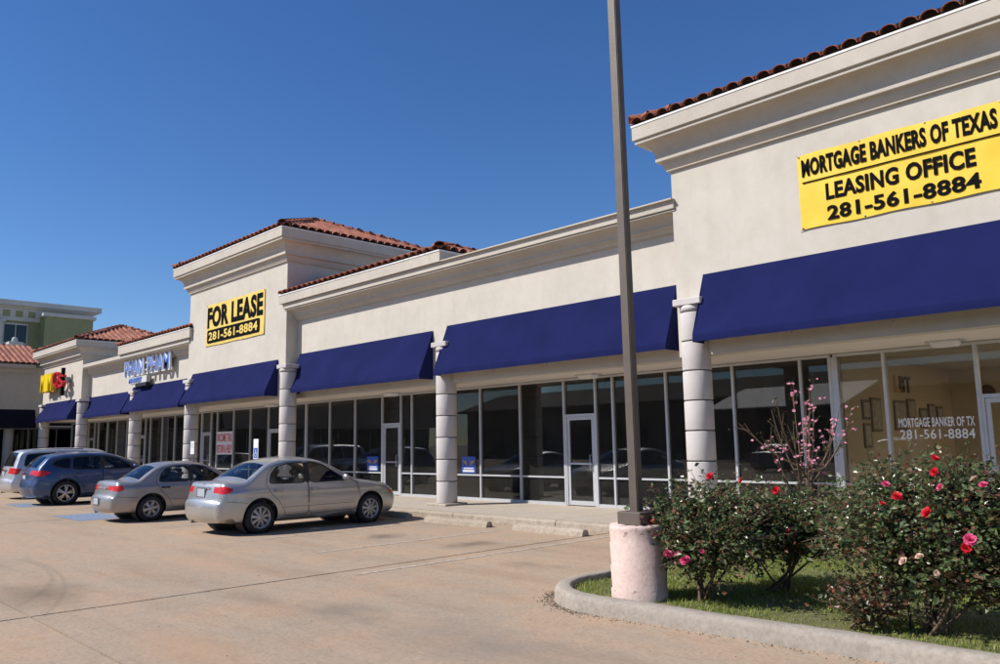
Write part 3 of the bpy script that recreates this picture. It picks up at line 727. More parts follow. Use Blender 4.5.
# --- olive building far behind
og = empty('olive_building', (-80, 10, 0), 'olive green building with pale bracketed cornice far behind the tile roofs', 'building')
GX = -80.0; GY1 = 24.0
MB().box(GX-14, GX, -20, GY1, 0, 13.1).build('wall', 'olive_wall', og)
MB().box(GX-14.2, GX+0.25, -20, GY1+0.2, 13.101, 14.4).build('frieze', 'pale_trim', og)
MB().box(GX-14.8, GX+0.85, -20.4, GY1+0.8, 14.401, 14.85).box(GX-14.5, GX+0.5, -20.2, GY1+0.45, 14.25, 14.4).build('cornice', 'pale_trim', og)
y = GY1-0.6
while y > 4:
    MB().box(GX+0.24, GX+0.29, y-0.55, y, 13.45, 14.0).build('frieze_panel', 'olive_wall', og); y -= 1.0
MB().box(GX+0.01, GX+1.8, 19.8, 23.8, 0, 13.5).build('stair_bay', 'olive_wall', og)
MB().box(GX+0.011, GX+2.0, 19.6, 24.0, 13.501, 13.8).build('bay_cap', 'pale_trim', og)
for y0, y1 in ((7.5, 9.5), (10.2, 12.2), (13.6, 16.1), (17.0, 18.9)):
    w = MB().box(GX+0.002, GX+0.08, y0, y1, 9.3, 12.9).build('window', 'pale_trim', og)
    for a in range(2):
        for b in range(2):
            ya = y0+0.08+a*(y1-y0-0.08)/2; za = 9.4+b*1.75
            MB().box(GX+0.075, GX+0.10, ya, ya+(y1-y0)/2-0.12, za, za+1.6).build('pane', 'far_glass', w)
for yc in (9.85, 12.9, 16.55): MB().box(GX+0.003, GX+0.45, yc-0.35, yc+0.35, 0, 12.9).box(GX+0.003, GX+0.6, yc-0.5, yc+0.5, 12.901, 13.1).build('pilaster', 'pale_trim', og)
rv = empty('roof_vent', (-55, 12.35, 7.2), 'white stubby roof vent poking above the end wing tiles', 'vent')
MB().box(-55.25, -54.75, 12.1, 12.6, 7.2, 8.05).build('curb', 'pale_trim', rv); MB().box(-55.38, -54.62, 11.97, 12.73, 8.051, 8.2).build('cap', 'pale_trim', rv); MB().lathe([(0.14, 8.2), (0.19, 8.3), (0.12, 8.5), (0.0, 8.53)], 12, (-55, 12.35, 0)).build('finial', 'pale_trim', rv)

# --- what the glass mirrors: the building across the lot
opp = empty('opposite_building', (-10, -34, 0), 'dark low building across the lot, seen mirrored in the shop windows', 'building')
MB().box(-70, 40, -46, -34, 0, 5.3).build('wall', 'opposite_wall', opp)
MB().prism([(-33.0, 5.1), (-33.0, 5.3), (-40, 7.4), (-47, 5.3), (-47, 5.1)], 'x', -70.5, 40.5).build('roof', 'opposite_wall', opp)
MB().prism([(-27.0, 3.9), (-27.0, 4.0), (-33.7, 5.9), (-33.8, 5.9), (-33.8, 5.7)], 'x', -34, -23).build('metal_canopy', 'white_roof', opp)
for k in range(16): MB().box(-68+k*6.5, -64+k*6.5, -33.99, -33.9, 0.4, 3.2).build('window', 'far_glass', opp)

# ================================================================ CARS
def catmull(pts, step=0.05):
    pts = [np.array(p, float) for p in pts]; out = []; n = len(pts)
    for i in range(n-1):
        p0 = pts[max(i-1, 0)]; p1 = pts[i]; p2 = pts[i+1]; p3 = pts[min(i+2, n-1)]
        L = np.hypot(*(p2-p1)[:2]); k = max(2, int(round(L/step)))
        # centripetal-ish: limit tangents to the segment's own length
        def tang(a, b, c_):
            d0 = np.hypot(*(b-a)[:2]); d1 = np.hypot(*(c_-b)[:2])
            if d0 < 1e-6 or d1 < 1e-6: return (c_-a)*0.5/max(d0+d1, 1e-6)*2
            v = ((b-a)/d0*d1+(c_-b)/d1*d0)/(d0+d1); return v
        t1 = tang(p0, p1, p2)*L if i > 0 else (p2-p1)
        t2 = tang(p1, p2, p3)*L if i < n-2 else (p2-p1)
        for q in range(k):
            t = q/k; h = (2*t**3-3*t**2+1, t**3-2*t**2+t, -2*t**3+3*t**2, t**3-t**2)
            out.append(h[0]*p1+h[1]*t1+h[2]*p2+h[3]*t2)
    out.append(pts[-1]); return np.array(out)
def pip(pts, poly):
    """points in polygon, vectorised"""
    x, y = pts[:, 0], pts[:, 1]; ins = np.zeros(len(pts), bool); n = len(poly); j = n-1
    for i in range(n):
        xi, yi = poly[i]; xj, yj = poly[j]
        c = ((yi > y) != (yj > y)) & (x < (xj-xi)*(y-yi)/((yj-yi) if abs(yj-yi) > 1e-12 else 1e-12)+xi); ins ^= c; j = i
    return ins
def circle(cy, cz, r, n=36): return [(cy+r*math.cos(2*math.pi*k/n), cz+r*math.sin(2*math.pi*k/n)) for k in range(n)]
def smooth_poly(poly, it=2, k=0.10):
    for _ in range(it):
        o = []
        for i in range(len(poly)):
            a = np.array(poly[i]); b = np.array(poly[(i+1) % len(poly)]); o += [tuple(a*(1-k)+b*k), tuple(a*k+b*(1-k))]
        poly = o
    return poly

def make_wheel(parent, x, y, r, side, style, w=0.19):
    """wheel centred at (x, y, r); side=+1 faces +x"""
    hub = MB().lathe([(0.0, -0.10), (0.13, -0.10), (0.14, 0.03), (0.0, 0.03)], 20, axis='x').build('wheel', 'interior_dark', parent, False)
    hub.location = (x, y, r); hub.rotation_euler = (0, 0, 0 if side > 0 else math.pi)
    ri = style['rim']
    t = MB().lathe([(ri, -w/2), (ri+0.02, -w/2-0.012), (r-0.035, -w/2-0.008), (r-0.008, -w/2+0.02), (r, -w/2+0.045), (r, w/2-0.045), (r-0.008, w/2-0.02), (r-0.035, w/2+0.008), (ri+0.02, w/2+0.012), (ri, w/2)], 40, axis='x')
    t.build('tyre', 'rubber', hub, False)
    rb = MB(); rb.lathe([(ri-0.002, -w/2), (ri-0.03, -0.02), (ri-0.02, w/2-0.03), (ri, w/2-0.008), (ri+0.006, w/2), (ri+0.002, w/2+0.006), (ri-0.014, w/2-0.002), (ri-0.02, w/2-0.03)], 40, axis='x')
    n = style['spokes']; xo = w/2-0.018
    for k in range(n):
        a = 2*math.pi*k/n+0.2
        for off in (style.get('pair', [0.0])):
            b = a+off; wid0, wid1 = style['w0'], style['w1']
            d = np.array([math.cos(b), math.sin(b)]); p = np.array([-d[1], d[0]])
            r0, r1 = 0.04, ri-0.012
            v = []
            for rr, ww, dx in ((r0, wid0, 0.010), ((r0+r1)/2, (wid0+wid1)/2, 0.004), (r1, wid1, -0.012)):
                for s in (-1, 1):
                    q = d*rr+p*s*ww/2; v.append((xo+dx, q[0], q[1])); v.append((xo+dx-0.03, q[0], q[1]))
            rb.add(v, [(0, 2, 6, 4), (4, 6, 10, 8), (0, 4, 5, 1), (4, 8, 9, 5), (2, 3, 7, 6), (6, 7, 11, 10)])
    rb.lathe([(0.0, xo+0.02), (0.035, xo+0.018), (0.055, xo+0.008), (0.07, xo-0.015)], 20, axis='x')
    rb.build('rim', style['mat'], hub, False)
    if style.get('disc'): MB().lathe([(0.0, 0.045), (ri-0.03, 0.045), (ri-0.015, 0.05)], 32, axis='x').build('hubcap_disc', 'interior_dark', hub, False)
    return hub

def make_car(name, spec, paint_mat, label, cat, loc, heading, group='cars parked nose-in along the shops', detail=True, scale=1.0):
    S = spec; root = empty(name, loc, label, cat, group); root.rotation_euler = (0, 0, heading); root.scale = (scale,)*3
    top = catmull(S['top']); bot = np.array([(y, z, 0.03, 0.0) for y, z in S['bottom']])
    outline = np.vstack([top, bot])[:, :2]; rad = np.concatenate([top[:, 2], bot[:, 2]])
    n = len(outline); A = outline; B = np.roll(outline, -1, 0); D = B-A; L2 = (D**2).sum(1)+1e-12
    area = 0.5*np.sum(A[:, 0]*B[:, 1]-B[:, 0]*A[:, 1]); sg = 1 if area > 0 else -1
    N = np.stack([D[:, 1], -D[:, 0]], 1)/np.sqrt(L2)[:, None]*sg     # outward normals
    W, belt, tum, zr = S['W'], S['belt'], S['tumble'], S.get('roof_curve', 0.0)
    def width(y, z):
        w = np.full_like(y, W)
        w = w-np.where(z > belt, (z-belt)*tum+np.maximum(z-belt-0.25, 0)**2*zr, 0)
        w = w-0.10*np.clip((0.50-z)/0.35, 0, 1)**2-0.05*np.clip((z-0.62)/(belt-0.62), 0, 1)**2
        w = w-S['nose']*np.clip((y-S['ny'])/(S['front']-S['ny']), 0, 1)**2.3-S['tail']*np.clip((-y-S['ty'])/(-S['rear']-S['ty']), 0, 1)**2.6
        return w+0.012*np.exp(-((z-S['crease'])/0.035)**2)
    def field(p):
        d2 = p[:, None, :]-A[None]; t = np.clip((d2*D[None]).sum(2)/L2[None], 0, 1)
        q = d2-t[..., None]*D[None]; dd = (q**2).sum(2); i = dd.argmin(1); k = np.arange(len(p))
        return np.sqrt(dd[k, i]), i, t[k, i]
    def side_x(p):
        d, i, t = field(p); r = rad[i]*(1-t)+rad[(i+1) % n]*t
        u = np.clip((r-d)/r, 0, 1); w = width(p[:, 0], p[:, 1])
        x = w-r*(1-np.sqrt(np.clip(1-u**2, 0, 1)))
        e = 0.01; wy = (width(p[:, 0]+e, p[:, 1])-width(p[:, 0]-e, p[:, 1]))/(2*e); wz = (width(p[:, 0], p[:, 1]+e)-width(p[:, 0], p[:, 1]-e))/(2*e)
        ns = np.stack([np.ones_like(wy), -wy, -wz], 1); ns /= np.linalg.norm(ns, axis=1)[:, None]
        i2 = (i+1) % n; nn = N[i]; no = np.stack([np.zeros(len(p)), nn[:, 0], nn[:, 1]], 1)
        nrm = ns*np.sqrt(1-u**2)[:, None]+no*u[:, None]; nrm /= np.linalg.norm(nrm, axis=1)[:, None]
        return x, nrm
    # ---- side panels: triangulate the silhouette with windows, doors, lamps and wheel arches cut into it
    arches = [circle(S['fa'], S['wr']+0.012, S['ar']), circle(S['ra'], S['wr']+0.012, S['ar'])]
    regs = [('window', smooth_poly(w)) for w in S['windows']]
    lamps = [(nm, smooth_poly(pl, 1)) for nm, pl in S.get('side_lamps', [])]
    doors = [smooth_poly(d, 2, 0.06) for d in S['doors']]
    loops = [list(map(tuple, outline))]+arches+[r for _, r in regs]+[r for _, r in lamps]+doors
    vs = []; ed = []
    for lp in loops:
        b0 = len(vs); vs += lp; ed += [(b0+k, b0+(k+1) % len(lp)) for k in range(len(lp))]
    for fr in (0.12, 0.3, 0.55, 0.8, 1.05):
        q = A-((N+np.roll(N, 1, 0))/2)*(rad*fr)[:, None]; d, _, _ = field(q); ok = (d > rad*fr*0.85) & pip(q, outline)
        vs += [tuple(x) for x in q[ok]]
    gy, gz = np.meshgrid(np.arange(S['rear'], S['front'], 0.085), np.arange(0.15, S['height'], 0.075)); g = np.stack([gy.ravel(), gz.ravel()], 1)
    d, _, _ = field(g); vs += [tuple(x) for x in g[pip(g, outline) & (d > 0.10)]]
    cv, ce, cf, _, _, _ = delaunay_2d_cdt([Vector(v) for v in vs], ed, [], 0, 1e-4)
    P = np.array([[v.x, v.y] for v in cv]); F = [f for f in cf]
    cen = np.array([P[list(f)].mean(0) for f in F])
    cls = np.full(len(F), -1); cls[pip(cen, outline)] = 0
    for k, dpoly in enumerate(doors): cls[(cls == 0) & pip(cen, dpoly)] = 100+k
    for k, (nm, pl) in enumerate(regs): cls[(cls >= 0) & pip(cen, pl)] = 200+k
    for k, (nm, pl) in enumerate(lamps): cls[(cls >= 0) & (cls < 200) & pip(cen, pl)] = 300+k
    for a in arches: cls[pip(cen, a)] = -1
    X, NR = side_x(P)
    def emit(name, mat, c_, sides=(1, -1), parent=root, inset=0.0):
        obs = []
        idx = [F[k] for k in np.where(cls == c_)[0]]
        if not idx: return obs
        used = sorted({i for f in idx for i in f}); mp = {u: k for k, u in enumerate(used)}
        for s in sides:
            v = [(s*(X[u]-inset), P[u, 0], P[u, 1]) for u in used]
            ar0 = [(P[f[1], 0]-P[f[0], 0])*(P[f[2], 1]-P[f[0], 1])-(P[f[1], 1]-P[f[0], 1])*(P[f[2], 0]-P[f[0], 0]) for f in idx]
            fc = [tuple(mp[i] for i in (f if (a > 0) == (s > 0) else f[::-1])) for f, a in zip(idx, ar0)]
            obs.append((v, fc, [(s*NR[u, 0], NR[u, 1], NR[u, 2]) for u in used]))
        return obs
    def finish(name, mat, geo, parent):
        me = bpy.data.meshes.new(name); vv = []; ff = []; nn = []
        for v, f, nr in geo:
            b0 = len(vv); vv += v; ff += [tuple(i+b0 for i in t) for t in f]; nn += nr
        me.from_pydata(vv, [], ff); me.polygons.foreach_set('use_smooth', [True]*len(ff)); me.update()
        me.normals_split_custom_set_from_vertices(nn); me.materials.append(MATS[mat])
        o = bpy.data.objects.new(name, me); C.objects.link(o); o.parent = parent; return o
    # ---- strip over the top from nose to tail
    T = np.array(S['t'])                                     # lateral fractions 0..1
    lat = np.concatenate([-T[::-1], T[1:]]) if T[0] == 0 else np.concatenate([-T[::-1], T])
    tn = len(top); tN = (N+np.roll(N, 1, 0))[:tn]/2; tN /= np.linalg.norm(tN, axis=1)[:, None]; tN[0] = N[0]; tN[-1] = N[tn-2]
    xe = width(top[:, 0], top[:, 1])-top[:, 2]
    grid = np.zeros((tn, len(lat), 3))
    for k, l in enumerate(lat):
        c_ = top[:, 3]*(1-l*l)
        grid[:, k, 0] = xe*l; grid[:, k, 1] = top[:, 0]+tN[:, 0]*c_; grid[:, k, 2] = top[:, 1]+tN[:, 1]*c_
    gu = np.gradient(grid, axis=0); gv = np.gradient(grid, axis=1); gn = np.cross(gu, gv); gn /= np.linalg.norm(gn, axis=2)[..., None]+1e-12
    flip = np.sign((gn[:, len(lat)//2, 1]*tN[:, 0]+gn[:, len(lat)//2, 2]*tN[:, 1])); gn *= np.where(flip == 0, 1, flip)[:, None, None]
    for k, l in enumerate(lat):      # blend towards the outline normal at the edges
        if abs(l) > 0.999: gn[:, k, :] = np.stack([np.zeros(tn), tN[:, 0], tN[:, 1]], 1)
    def over_class(i, k):
        ym, zm = (top[i, 0]+top[i+1, 0])/2, (top[i, 1]+top[i+1, 1])/2; lm = abs(lat[k]+lat[k+1])/2
        for nm, mat, (ya, yb, za, zb, la, lb) in S['over']:
            if ya <= ym <= yb and za <= zm <= zb and la <= lm <= lb: return nm, mat
        return 'body', paint_mat
    over = {}
    for i in range(tn-1):
        for k in range(len(lat)-1): over.setdefault(over_class(i, k), []).append((i, k))
    def over_geo(cells):
        mp = {}; v = []; nr = []; f = []
        for (i, k) in cells:
            q = []
            for a, b in ((i, k), (i+1, k), (i+1, k+1), (i, k+1)):
                if (a, b) not in mp: mp[(a, b)] = len(v); v.append(tuple(grid[a, b])); nr.append(tuple(gn[a, b]))
                q.append(mp[(a, b)])
            p0, p1, p2 = (np.array(v[q[0]]), np.array(v[q[1]]), np.array(v[q[2]])); nn = np.cross(p1-p0, p2-p0)
            f.append(tuple(q) if np.dot(nn, nr[q[0]]) > 0 else tuple(q[::-1]))
        return (v, f, nr)
    # ---- parts
    body_geo = emit('body', paint_mat, 0)
    for key in list(over):
        if key[0] == 'body': body_geo.append(over_geo(over.pop(key)))
    # arch lips turned inwards
    for a in arches:
        ap = np.array(a); inside = pip(ap, outline)
        ax, _ = side_x(ap); ctr = ap.mean(0)
        for s in (1, -1):
            v = []; nr = []
            for k in range(len(ap)):
                for dx in (0.0, 0.07): v.append((s*(ax[k]-dx), ap[k, 0], ap[k, 1])); dd = ctr-ap[k]; dd = dd/np.hypot(*dd); nr.append((0, dd[0], dd[1]))
            f = []
            for k in range(len(ap)):
                k2 = (k+1) % len(ap)
                if inside[k] and inside[k2]: f.append((2*k, 2*k+1, 2*k2+1, 2*k2))
            body_geo.append((v, f, nr))
    body = finish('body', paint_mat, body_geo, root)
    for k in range(len(doors)):
        for s in (1, -1):
            d_ = finish('door', paint_mat, emit('door', paint_mat, 100+k, (s,)), root)
            hy, hz = S['handles'][k]
            hx, _ = side_x(np.array([[hy, hz]])); hx = hx[0]
            MB().bbox(s*(hx+0.028), s*(hx-0.005), hy-0.085, hy+0.085, hz-0.016, hz+0.016, 0.009).build('handle', S.get('handle_mat', paint_mat), d_, False)
    for k, (nm, pl) in enumerate(regs):
        for s in (1, -1): finish('window', S['glass'][k], emit('w', '', 200+k, (s,), inset=0.006), root)
    for k, (nm, pl) in enumerate(lamps):
        mat = {'tail_lamp': 'lamp_red', 'headlamp': 'lamp_clear', 'marker_lamp': 'lamp_amber', 'trim': 'black_plastic'}[nm]
        for s in (1, -1): finish(nm, mat, emit(nm, mat, 300+k, (s,), inset=-0.004), root)
    for (nm, mat), cells in over.items():
        if nm in ('tail_lamp', 'headlamp'):
            for s in (1, -1): finish(nm, mat, [over_geo([c for c in cells if (lat[c[1]]+lat[c[1]+1])*s > 0])], root)
        else: finish(nm, mat, [over_geo(cells)], root)
    # ---- shut lines, mouldings (thin raised strips that follow the side)
    def strip(poly, wdt, lift, mat, name, closed=True, parent=body):
        pts = np.array(poly, float); m2 = len(pts)
        # subdivide
        dn = []
        for i in range(m2 if closed else m2-1):
            a, b = pts[i], pts[(i+1) % m2]; k = max(1, int(np.hypot(*(b-a))/0.06))
            dn += [a+(b-a)*q/k for q in range(k)]
        if not closed: dn.append(pts[-1])
        dn = np.array(dn); keep = pip(dn, outline)
        for a in arches: keep &= ~pip(dn, a)
        xs, nr = side_x(dn)
        for s in (1, -1):
            mb = MB()
            for i in range(len(dn) if closed else len(dn)-1):
                j = (i+1) % len(dn)
                if not (keep[i] and keep[j]): continue
                t = dn[j]-dn[i]; l = np.hypot(*t)
                if l < 1e-5: continue
                p = np.array([-t[1], t[0]])/l*wdt/2
                q = []
                for e_, sgn in ((i, 1), (j, 1), (j, -1), (i, -1)):
                    c2 = dn[e_]+p*sgn; q.append((s*(xs[e_]+lift), c2[0], c2[1]))
                mb.add(q, [(0, 1, 2, 3)])
            if mb.v: mb.build(name, mat, parent, False)
    if detail:
        for dpoly in doors: strip(dpoly, 0.009, 0.0025, 'seam', 'door_gap')
        for wpoly in [r for _, r in regs]: strip(wpoly, 0.022, 0.003, 'black_plastic', 'window_seal')
        if 'moulding' in S: strip(S['moulding'], 0.045, 0.010, paint_mat, 'side_moulding', False); strip([(y, z-0.026) for y, z in S['moulding']], 0.008, 0.004, 'seam', 'moulding_shadow', False)
        for ln in S.get('lines', []): strip(ln, 0.008, 0.0025, 'seam', 'panel_gap', False)
    # gaps across the strip (boot lid, bumper, bonnet)
    for (yy, zz, la, lb) in S.get('cross_gaps', []):
        i = int(np.argmin((top[:, 0]-yy)**2+(top[:, 1]-zz)**2)); mb = MB()
        pts = [grid[i, k]+np.array([0, tN[i, 0], tN[i, 1]])*0.002 for k in range(len(lat)) if la <= lat[k] <= lb]
        tt = np.array([0, -tN[i, 1], tN[i, 0]])*0.0045
        for a, b in zip(pts[:-1], pts[1:]): mb.add([a-tt, b-tt, b+tt, a+tt], [(0, 1, 2, 3)])
        mb.build('panel_gap', 'seam', body, False)
    # ---- inside and underneath
    zf = 0.34
    W2 = W-0.14
    MB().box(-W2+0.1, W2-0.1, S['rear']+0.35, S['front']-0.35, 0.2, zf).build('underbody', 'interior_dark', root, False)
    for a in (S['fa'], S['ra']):
        for s in (1, -1):
            MB().lathe([(S['ar']-0.001, s*(W-0.09)), (S['ar']-0.001, s*(W-0.40)), (0.0, s*(W-0.40))], 28, (0, a, S['wr']+0.012), axis='x').build('wheel_well', 'interior_dark', root, False)
    sz = S.get('seat_z', belt-0.42); seat_h = S.get('seat_h', S['height']-0.30)
    def seat(x, y, w=0.46):
        se = MB().bbox(x-w/2, x+w/2, y-0.22, y+0.25, zf, sz, 0.05).build('seat', 'seat_grey', root, False)
        mb = MB(); bm = bmesh.new(); bmesh.ops.create_cube(bm, size=1)
        for v in bm.verts: v.co = (x+v.co.x*w*(0.95 if v.co.z < 0 else 0.82), y-0.24+v.co.y*0.13-(0.12 if v.co.z > 0 else 0), (sz+seat_h-0.10)/2+v.co.z*(seat_h-0.10-sz))
        bmesh.ops.bevel(bm, geom=bm.edges[:], offset=0.035, segments=2, affect='EDGES'); mb.bm(bm, True); mb.build('seat_back', 'seat_grey', se, False)
        mb = MB(); bm = bmesh.new(); bmesh.ops.create_cube(bm, size=1)
        for v in bm.verts: v.co = (x+v.co.x*0.25, y-0.37+v.co.y*0.09, seat_h+0.02+v.co.z*0.16)
        bmesh.ops.bevel(bm, geom=bm.edges[:], offset=0.04, segments=2, affect='EDGES'); mb.bm(bm, True); mb.build('headrest', 'seat_grey', se, False)
    for yy in S['seat_rows']:
        for x in (-0.36, 0.36): seat(x, yy)
    MB().bbox(-W2+0.04, W2-0.04, S['dash']-0.05, S['dash']+0.38, zf, belt+0.01, 0.05).build('dashboard', 'interior_dark', root, False)
    MB().bbox(-W2+0.06, W2-0.06, S['shelf'][0], S['shelf'][1], zf, S['shelf'][2], 0.02).build('rear_shelf', 'interior_dark', root, False)
    MB().lathe([(0.17, -0.012), (0.185, 0.0), (0.17, 0.012), (0.155, 0.0), (0.17, -0.012)], 24, (S['dash']-0.16, -0.36, belt-0.03), axis='x').build('steering_wheel', 'interior_dark', root, False).matrix_basis = Matrix.Translation((-0.36, S['dash']-0.16, belt-0.03)) @ Matrix.Rotation(math.pi/2+0.0, 4, 'Z') @ Matrix.Rotation(0.4, 4, 'Y') @ Matrix.Translation((-(S['dash']-0.16), 0.36, -(belt-0.03)))
    for a in (S['fa'], S['ra']):
        for s in (1, -1): make_wheel(root, s*(W-0.115), a, S['wr'], s, S['wheel'])
    # ---- mirror, plate, badge, aerial
    my, mz = S['mirror']
    for s in (1, -1):
        mx, _ = side_x(np.array([[my, mz]])); mx = mx[0]
        bm = bmesh.new(); bmesh.ops.create_uvsphere(bm, u_segments=12, v_segments=8, radius=1)
        for v in bm.verts: v.co = (s*(mx+0.10+v.co.x*0.095), my+v.co.y*(0.07 if v.co.y > 0 else 0.045), mz+v.co.z*0.07)
        mo = MB().bm(bm, True).tube([(s*(mx-0.01), my, mz-0.04), (s*(mx+0.08), my, mz-0.03)], 0.025).build('mirror', S.get('mirror_mat', paint_mat), root, False)
    i = int(np.argmin(np.abs(top[:, 1]-S['plate_z'])+10*(top[:, 0] > 0))); py = top[i, 0]-top[i, 3]
    pl_ = MB().bbox(-0.155, 0.155, py-0.016, py+0.03, S['plate_z']-0.078, S['plate_z']+0.078, 0.006).build('number_plate', 'plate_white', root, False)
    MB().box(-0.165, 0.165, py-0.017, py-0.010, S['plate_z']-0.088, S['plate_z']-0.080).box(-0.165, 0.165, py-0.017, py-0.010, S['plate_z']+0.080, S['plate_z']+0.088).box(-0.165, -0.157, py-0.017, py-0.010, S['plate_z']-0.08, S['plate_z']+0.08).box(0.157, 0.165, py-0.017, py-0.010, S['plate_z']-0.08, S['plate_z']+0.08).build('plate_frame', 'black_plastic', pl_, False)
    if 'garnish' in S:
        gz = S['garnish']; i = int(np.argmin(np.abs(top[:, 1]-gz)+10*(top[:, 0] > 0))); gy = top[i, 0]-top[i, 3]
        MB().bbox(-0.30, 0.30, gy-0.022, gy+0.03, gz-0.022, gz+0.022, 0.008).build('boot_handle', S.get('garnish_mat', paint_mat), root, False)
        bz = gz+0.075; i = int(np.argmin(np.abs(top[:, 1]-bz)+10*(top[:, 0] > 0))); by = top[i, 0]-top[i, 3]
        MB().lathe([(0.028, -0.010), (0.034, -0.014), (0.040, -0.010)], 20, (0, 0, 0), axis='x').add([(-0.012, -0.03, -0.006), (-0.012, 0.03, -0.006), (-0.012, 0.03, 0.006), (-0.012, -0.03, 0.006)], [(0, 1, 2, 3)]).build('badge', 'chrome', root, False).matrix_basis = Matrix.Translation((0, by-0.002, bz)) @ Matrix.Rotation(math.pi/2, 4, 'Z')
    for (ya, za, yb, zb) in S.get('rails', []):
        for s in (1, -1):
            xr = float(width(np.array([ya]), np.array([za]))[0])-0.10
            MB().tube([(s*xr, ya, za-0.03), (s*xr, ya-0.08, za+0.035), (s*xr, (ya+yb)/2, (za+zb)/2+0.05), (s*xr, yb+0.08, zb+0.035), (s*xr, yb, zb-0.03)], 0.016).build('roof_rail', 'black_plastic', root, False)
    ex = MB().tube([(-0.45, S['rear']+0.5, 0.24), (-0.45, S['rear']+0.05, 0.22)], 0.028, 10).build('exhaust', 'steel', root, False)
    return root

SPOKE_CAP = dict(rim=0.205, spokes=9, w0=0.030, w1=0.062, mat='hubcap', disc=True)
SPOKE_OLD = dict(rim=0.19, spokes=6, w0=0.045, w1=0.075, mat='hubcap', disc=True)
SPOKE_ALLOY = dict(rim=0.245, spokes=5, w0=0.025, w1=0.035, pair=[-0.16, 0.16], mat='alloy')
SPOKE_VAN = dict(rim=0.215, spokes=7, w0=0.035, w1=0.055, mat='hubcap', disc=True)
TT = [0.0, 0.18, 0.36, 0.54, 0.70, 0.84, 0.93, 1.0]
# compact saloon, rounded (y forward, z up): (y, z, edge radius, crown)
SEDAN = dict(
    top=[(1.98, 0.20, .05, .03), (2.10, 0.26, .09, .10), (2.16, 0.38, .12, .14), (2.16, 0.50, .12, .15), (2.12, 0.60, .12, .15), (2.05, 0.70, .12, .13), (1.90, 0.78, .12, .07), (1.60, 0.855, .11, .04), (1.25, 0.915, .10, .035), (0.98, 0.955, .085, .05),
         (0.92, 0.975, .07, .09), (0.55, 1.17, .055, .10), (0.22, 1.325, .055, .07), (0.05, 1.375, .07, .05), (-0.25, 1.41, .085, .045), (-0.60, 1.405, .085, .045), (-0.92, 1.36, .075, .05), (-1.06, 1.315, .065, .06), (-1.38, 1.13, .06, .08), (-1.62, 1.005, .07, .06),
         (-1.72, 0.985, .09, .035), (-1.95, 0.985, .10, .025), (-2.14, 0.985, .10, .03), (-2.20, 0.955, .09, .05), (-2.235, 0.85, .10, .07), (-2.26, 0.74, .11, .08), (-2.27, 0.66, .11, .09), (-2.34, 0.60, .12, .10), (-2.355, 0.48, .12, .10), (-2.33, 0.34, .11, .09), (-2.25, 0.25, .07, .05)],
    bottom=[(-1.9, 0.235), (-1.0, 0.205), (0, 0.20), (1.0, 0.20), (1.75, 0.19)],
    W=0.85, belt=0.905, tumble=0.36, roof_curve=0.25, nose=0.24, ny=1.25, front=2.16, tail=0.16, ty=1.45, rear=-2.36, crease=0.79, height=1.42,
    fa=1.30, ra=-1.30, wr=0.308, ar=0.365, wheel=SPOKE_CAP,
    windows=[[(0.74, 0.935), (0.60, 1.015), (0.17, 1.275), (-0.05, 1.325), (-0.19, 1.335), (-0.20, 0.925)], [(-0.29, 0.925), (-0.28, 1.335), (-0.62, 1.325), (-0.90, 1.265), (-1.04, 1.13), (-1.10, 0.98), (-1.06, 0.94)]],
    glass=['car_glass', 'car_glass'],
    doors=[[(0.93, 0.33), (1.02, 0.60), (0.96, 0.87), (0.80, 0.965), (0.20, 1.315), (-0.245, 1.36), (-0.245, 0.31)], [(-0.25, 0.31), (-0.25, 1.36), (-0.65, 1.352), (-0.95, 1.29), (-1.12, 1.12), (-1.18, 0.93), (-1.10, 0.76), (-0.92, 0.60), (-0.80, 0.42), (-0.76, 0.31)]],
    handles=[(-0.10, 0.80), (-0.93, 0.81)], handle_mat='silver_paint',
    side_lamps=[('trim', [(-0.20, 0.93), (-0.19, 1.33), (-0.28, 1.33), (-0.29, 0.93)]), ('tail_lamp', [(-1.98, 0.875), (-2.15, 0.925), (-2.30, 0.925), (-2.32, 0.785), (-2.18, 0.785), (-2.06, 0.81)]), ('marker_lamp', [(1.78, 0.70), (2.06, 0.66), (2.10, 0.60), (1.92, 0.60)])],
    over=[('windscreen', 'car_glass', (0.24, 0.90, 0.98, 1.33, 0, 0.93)), ('rear_window', 'car_glass_rear', (-1.60, -1.09, 1.02, 1.31, 0, 0.90)), ('tail_lamp', 'lamp_red', (-2.30, -2.15, 0.78, 0.93, 0.68, 1.0)), ('headlamp', 'lamp_clear', (1.90, 2.14, 0.57, 0.76, 0.5, 1.0)), ('grille', 'black_plastic', (2.0, 2.14, 0.58, 0.68, 0, 0.4)), ('intake', 'black_plastic', (2.0, 2.2, 0.27, 0.36, 0, 0.6))],
    t=TT, seat_rows=[0.05, -0.80], dash=0.62, shelf=(-1.62, -1.15, 0.90), mirror=(0.62, 1.0), plate_z=0.80, garnish=0.885, garnish_mat='chrome',
    moulding=[(0.86, 0.50), (-0.80, 0.50)], lines=[[(-2.31, 0.655), (-1.66, 0.60)], [(1.66, 0.62), (2.1, 0.56)], [(-1.62, 0.99), (-1.45, 1.08)]], cross_gaps=[(-2.275, 0.65, -1, 1), (-1.64, 0.998, -0.9, 0.9), (-2.20, 0.955, -0.55, 0.55), (0.98, 0.955, -1, 1)])
def variant(base, **kw):
    d = dict(base); d.update(kw); return d
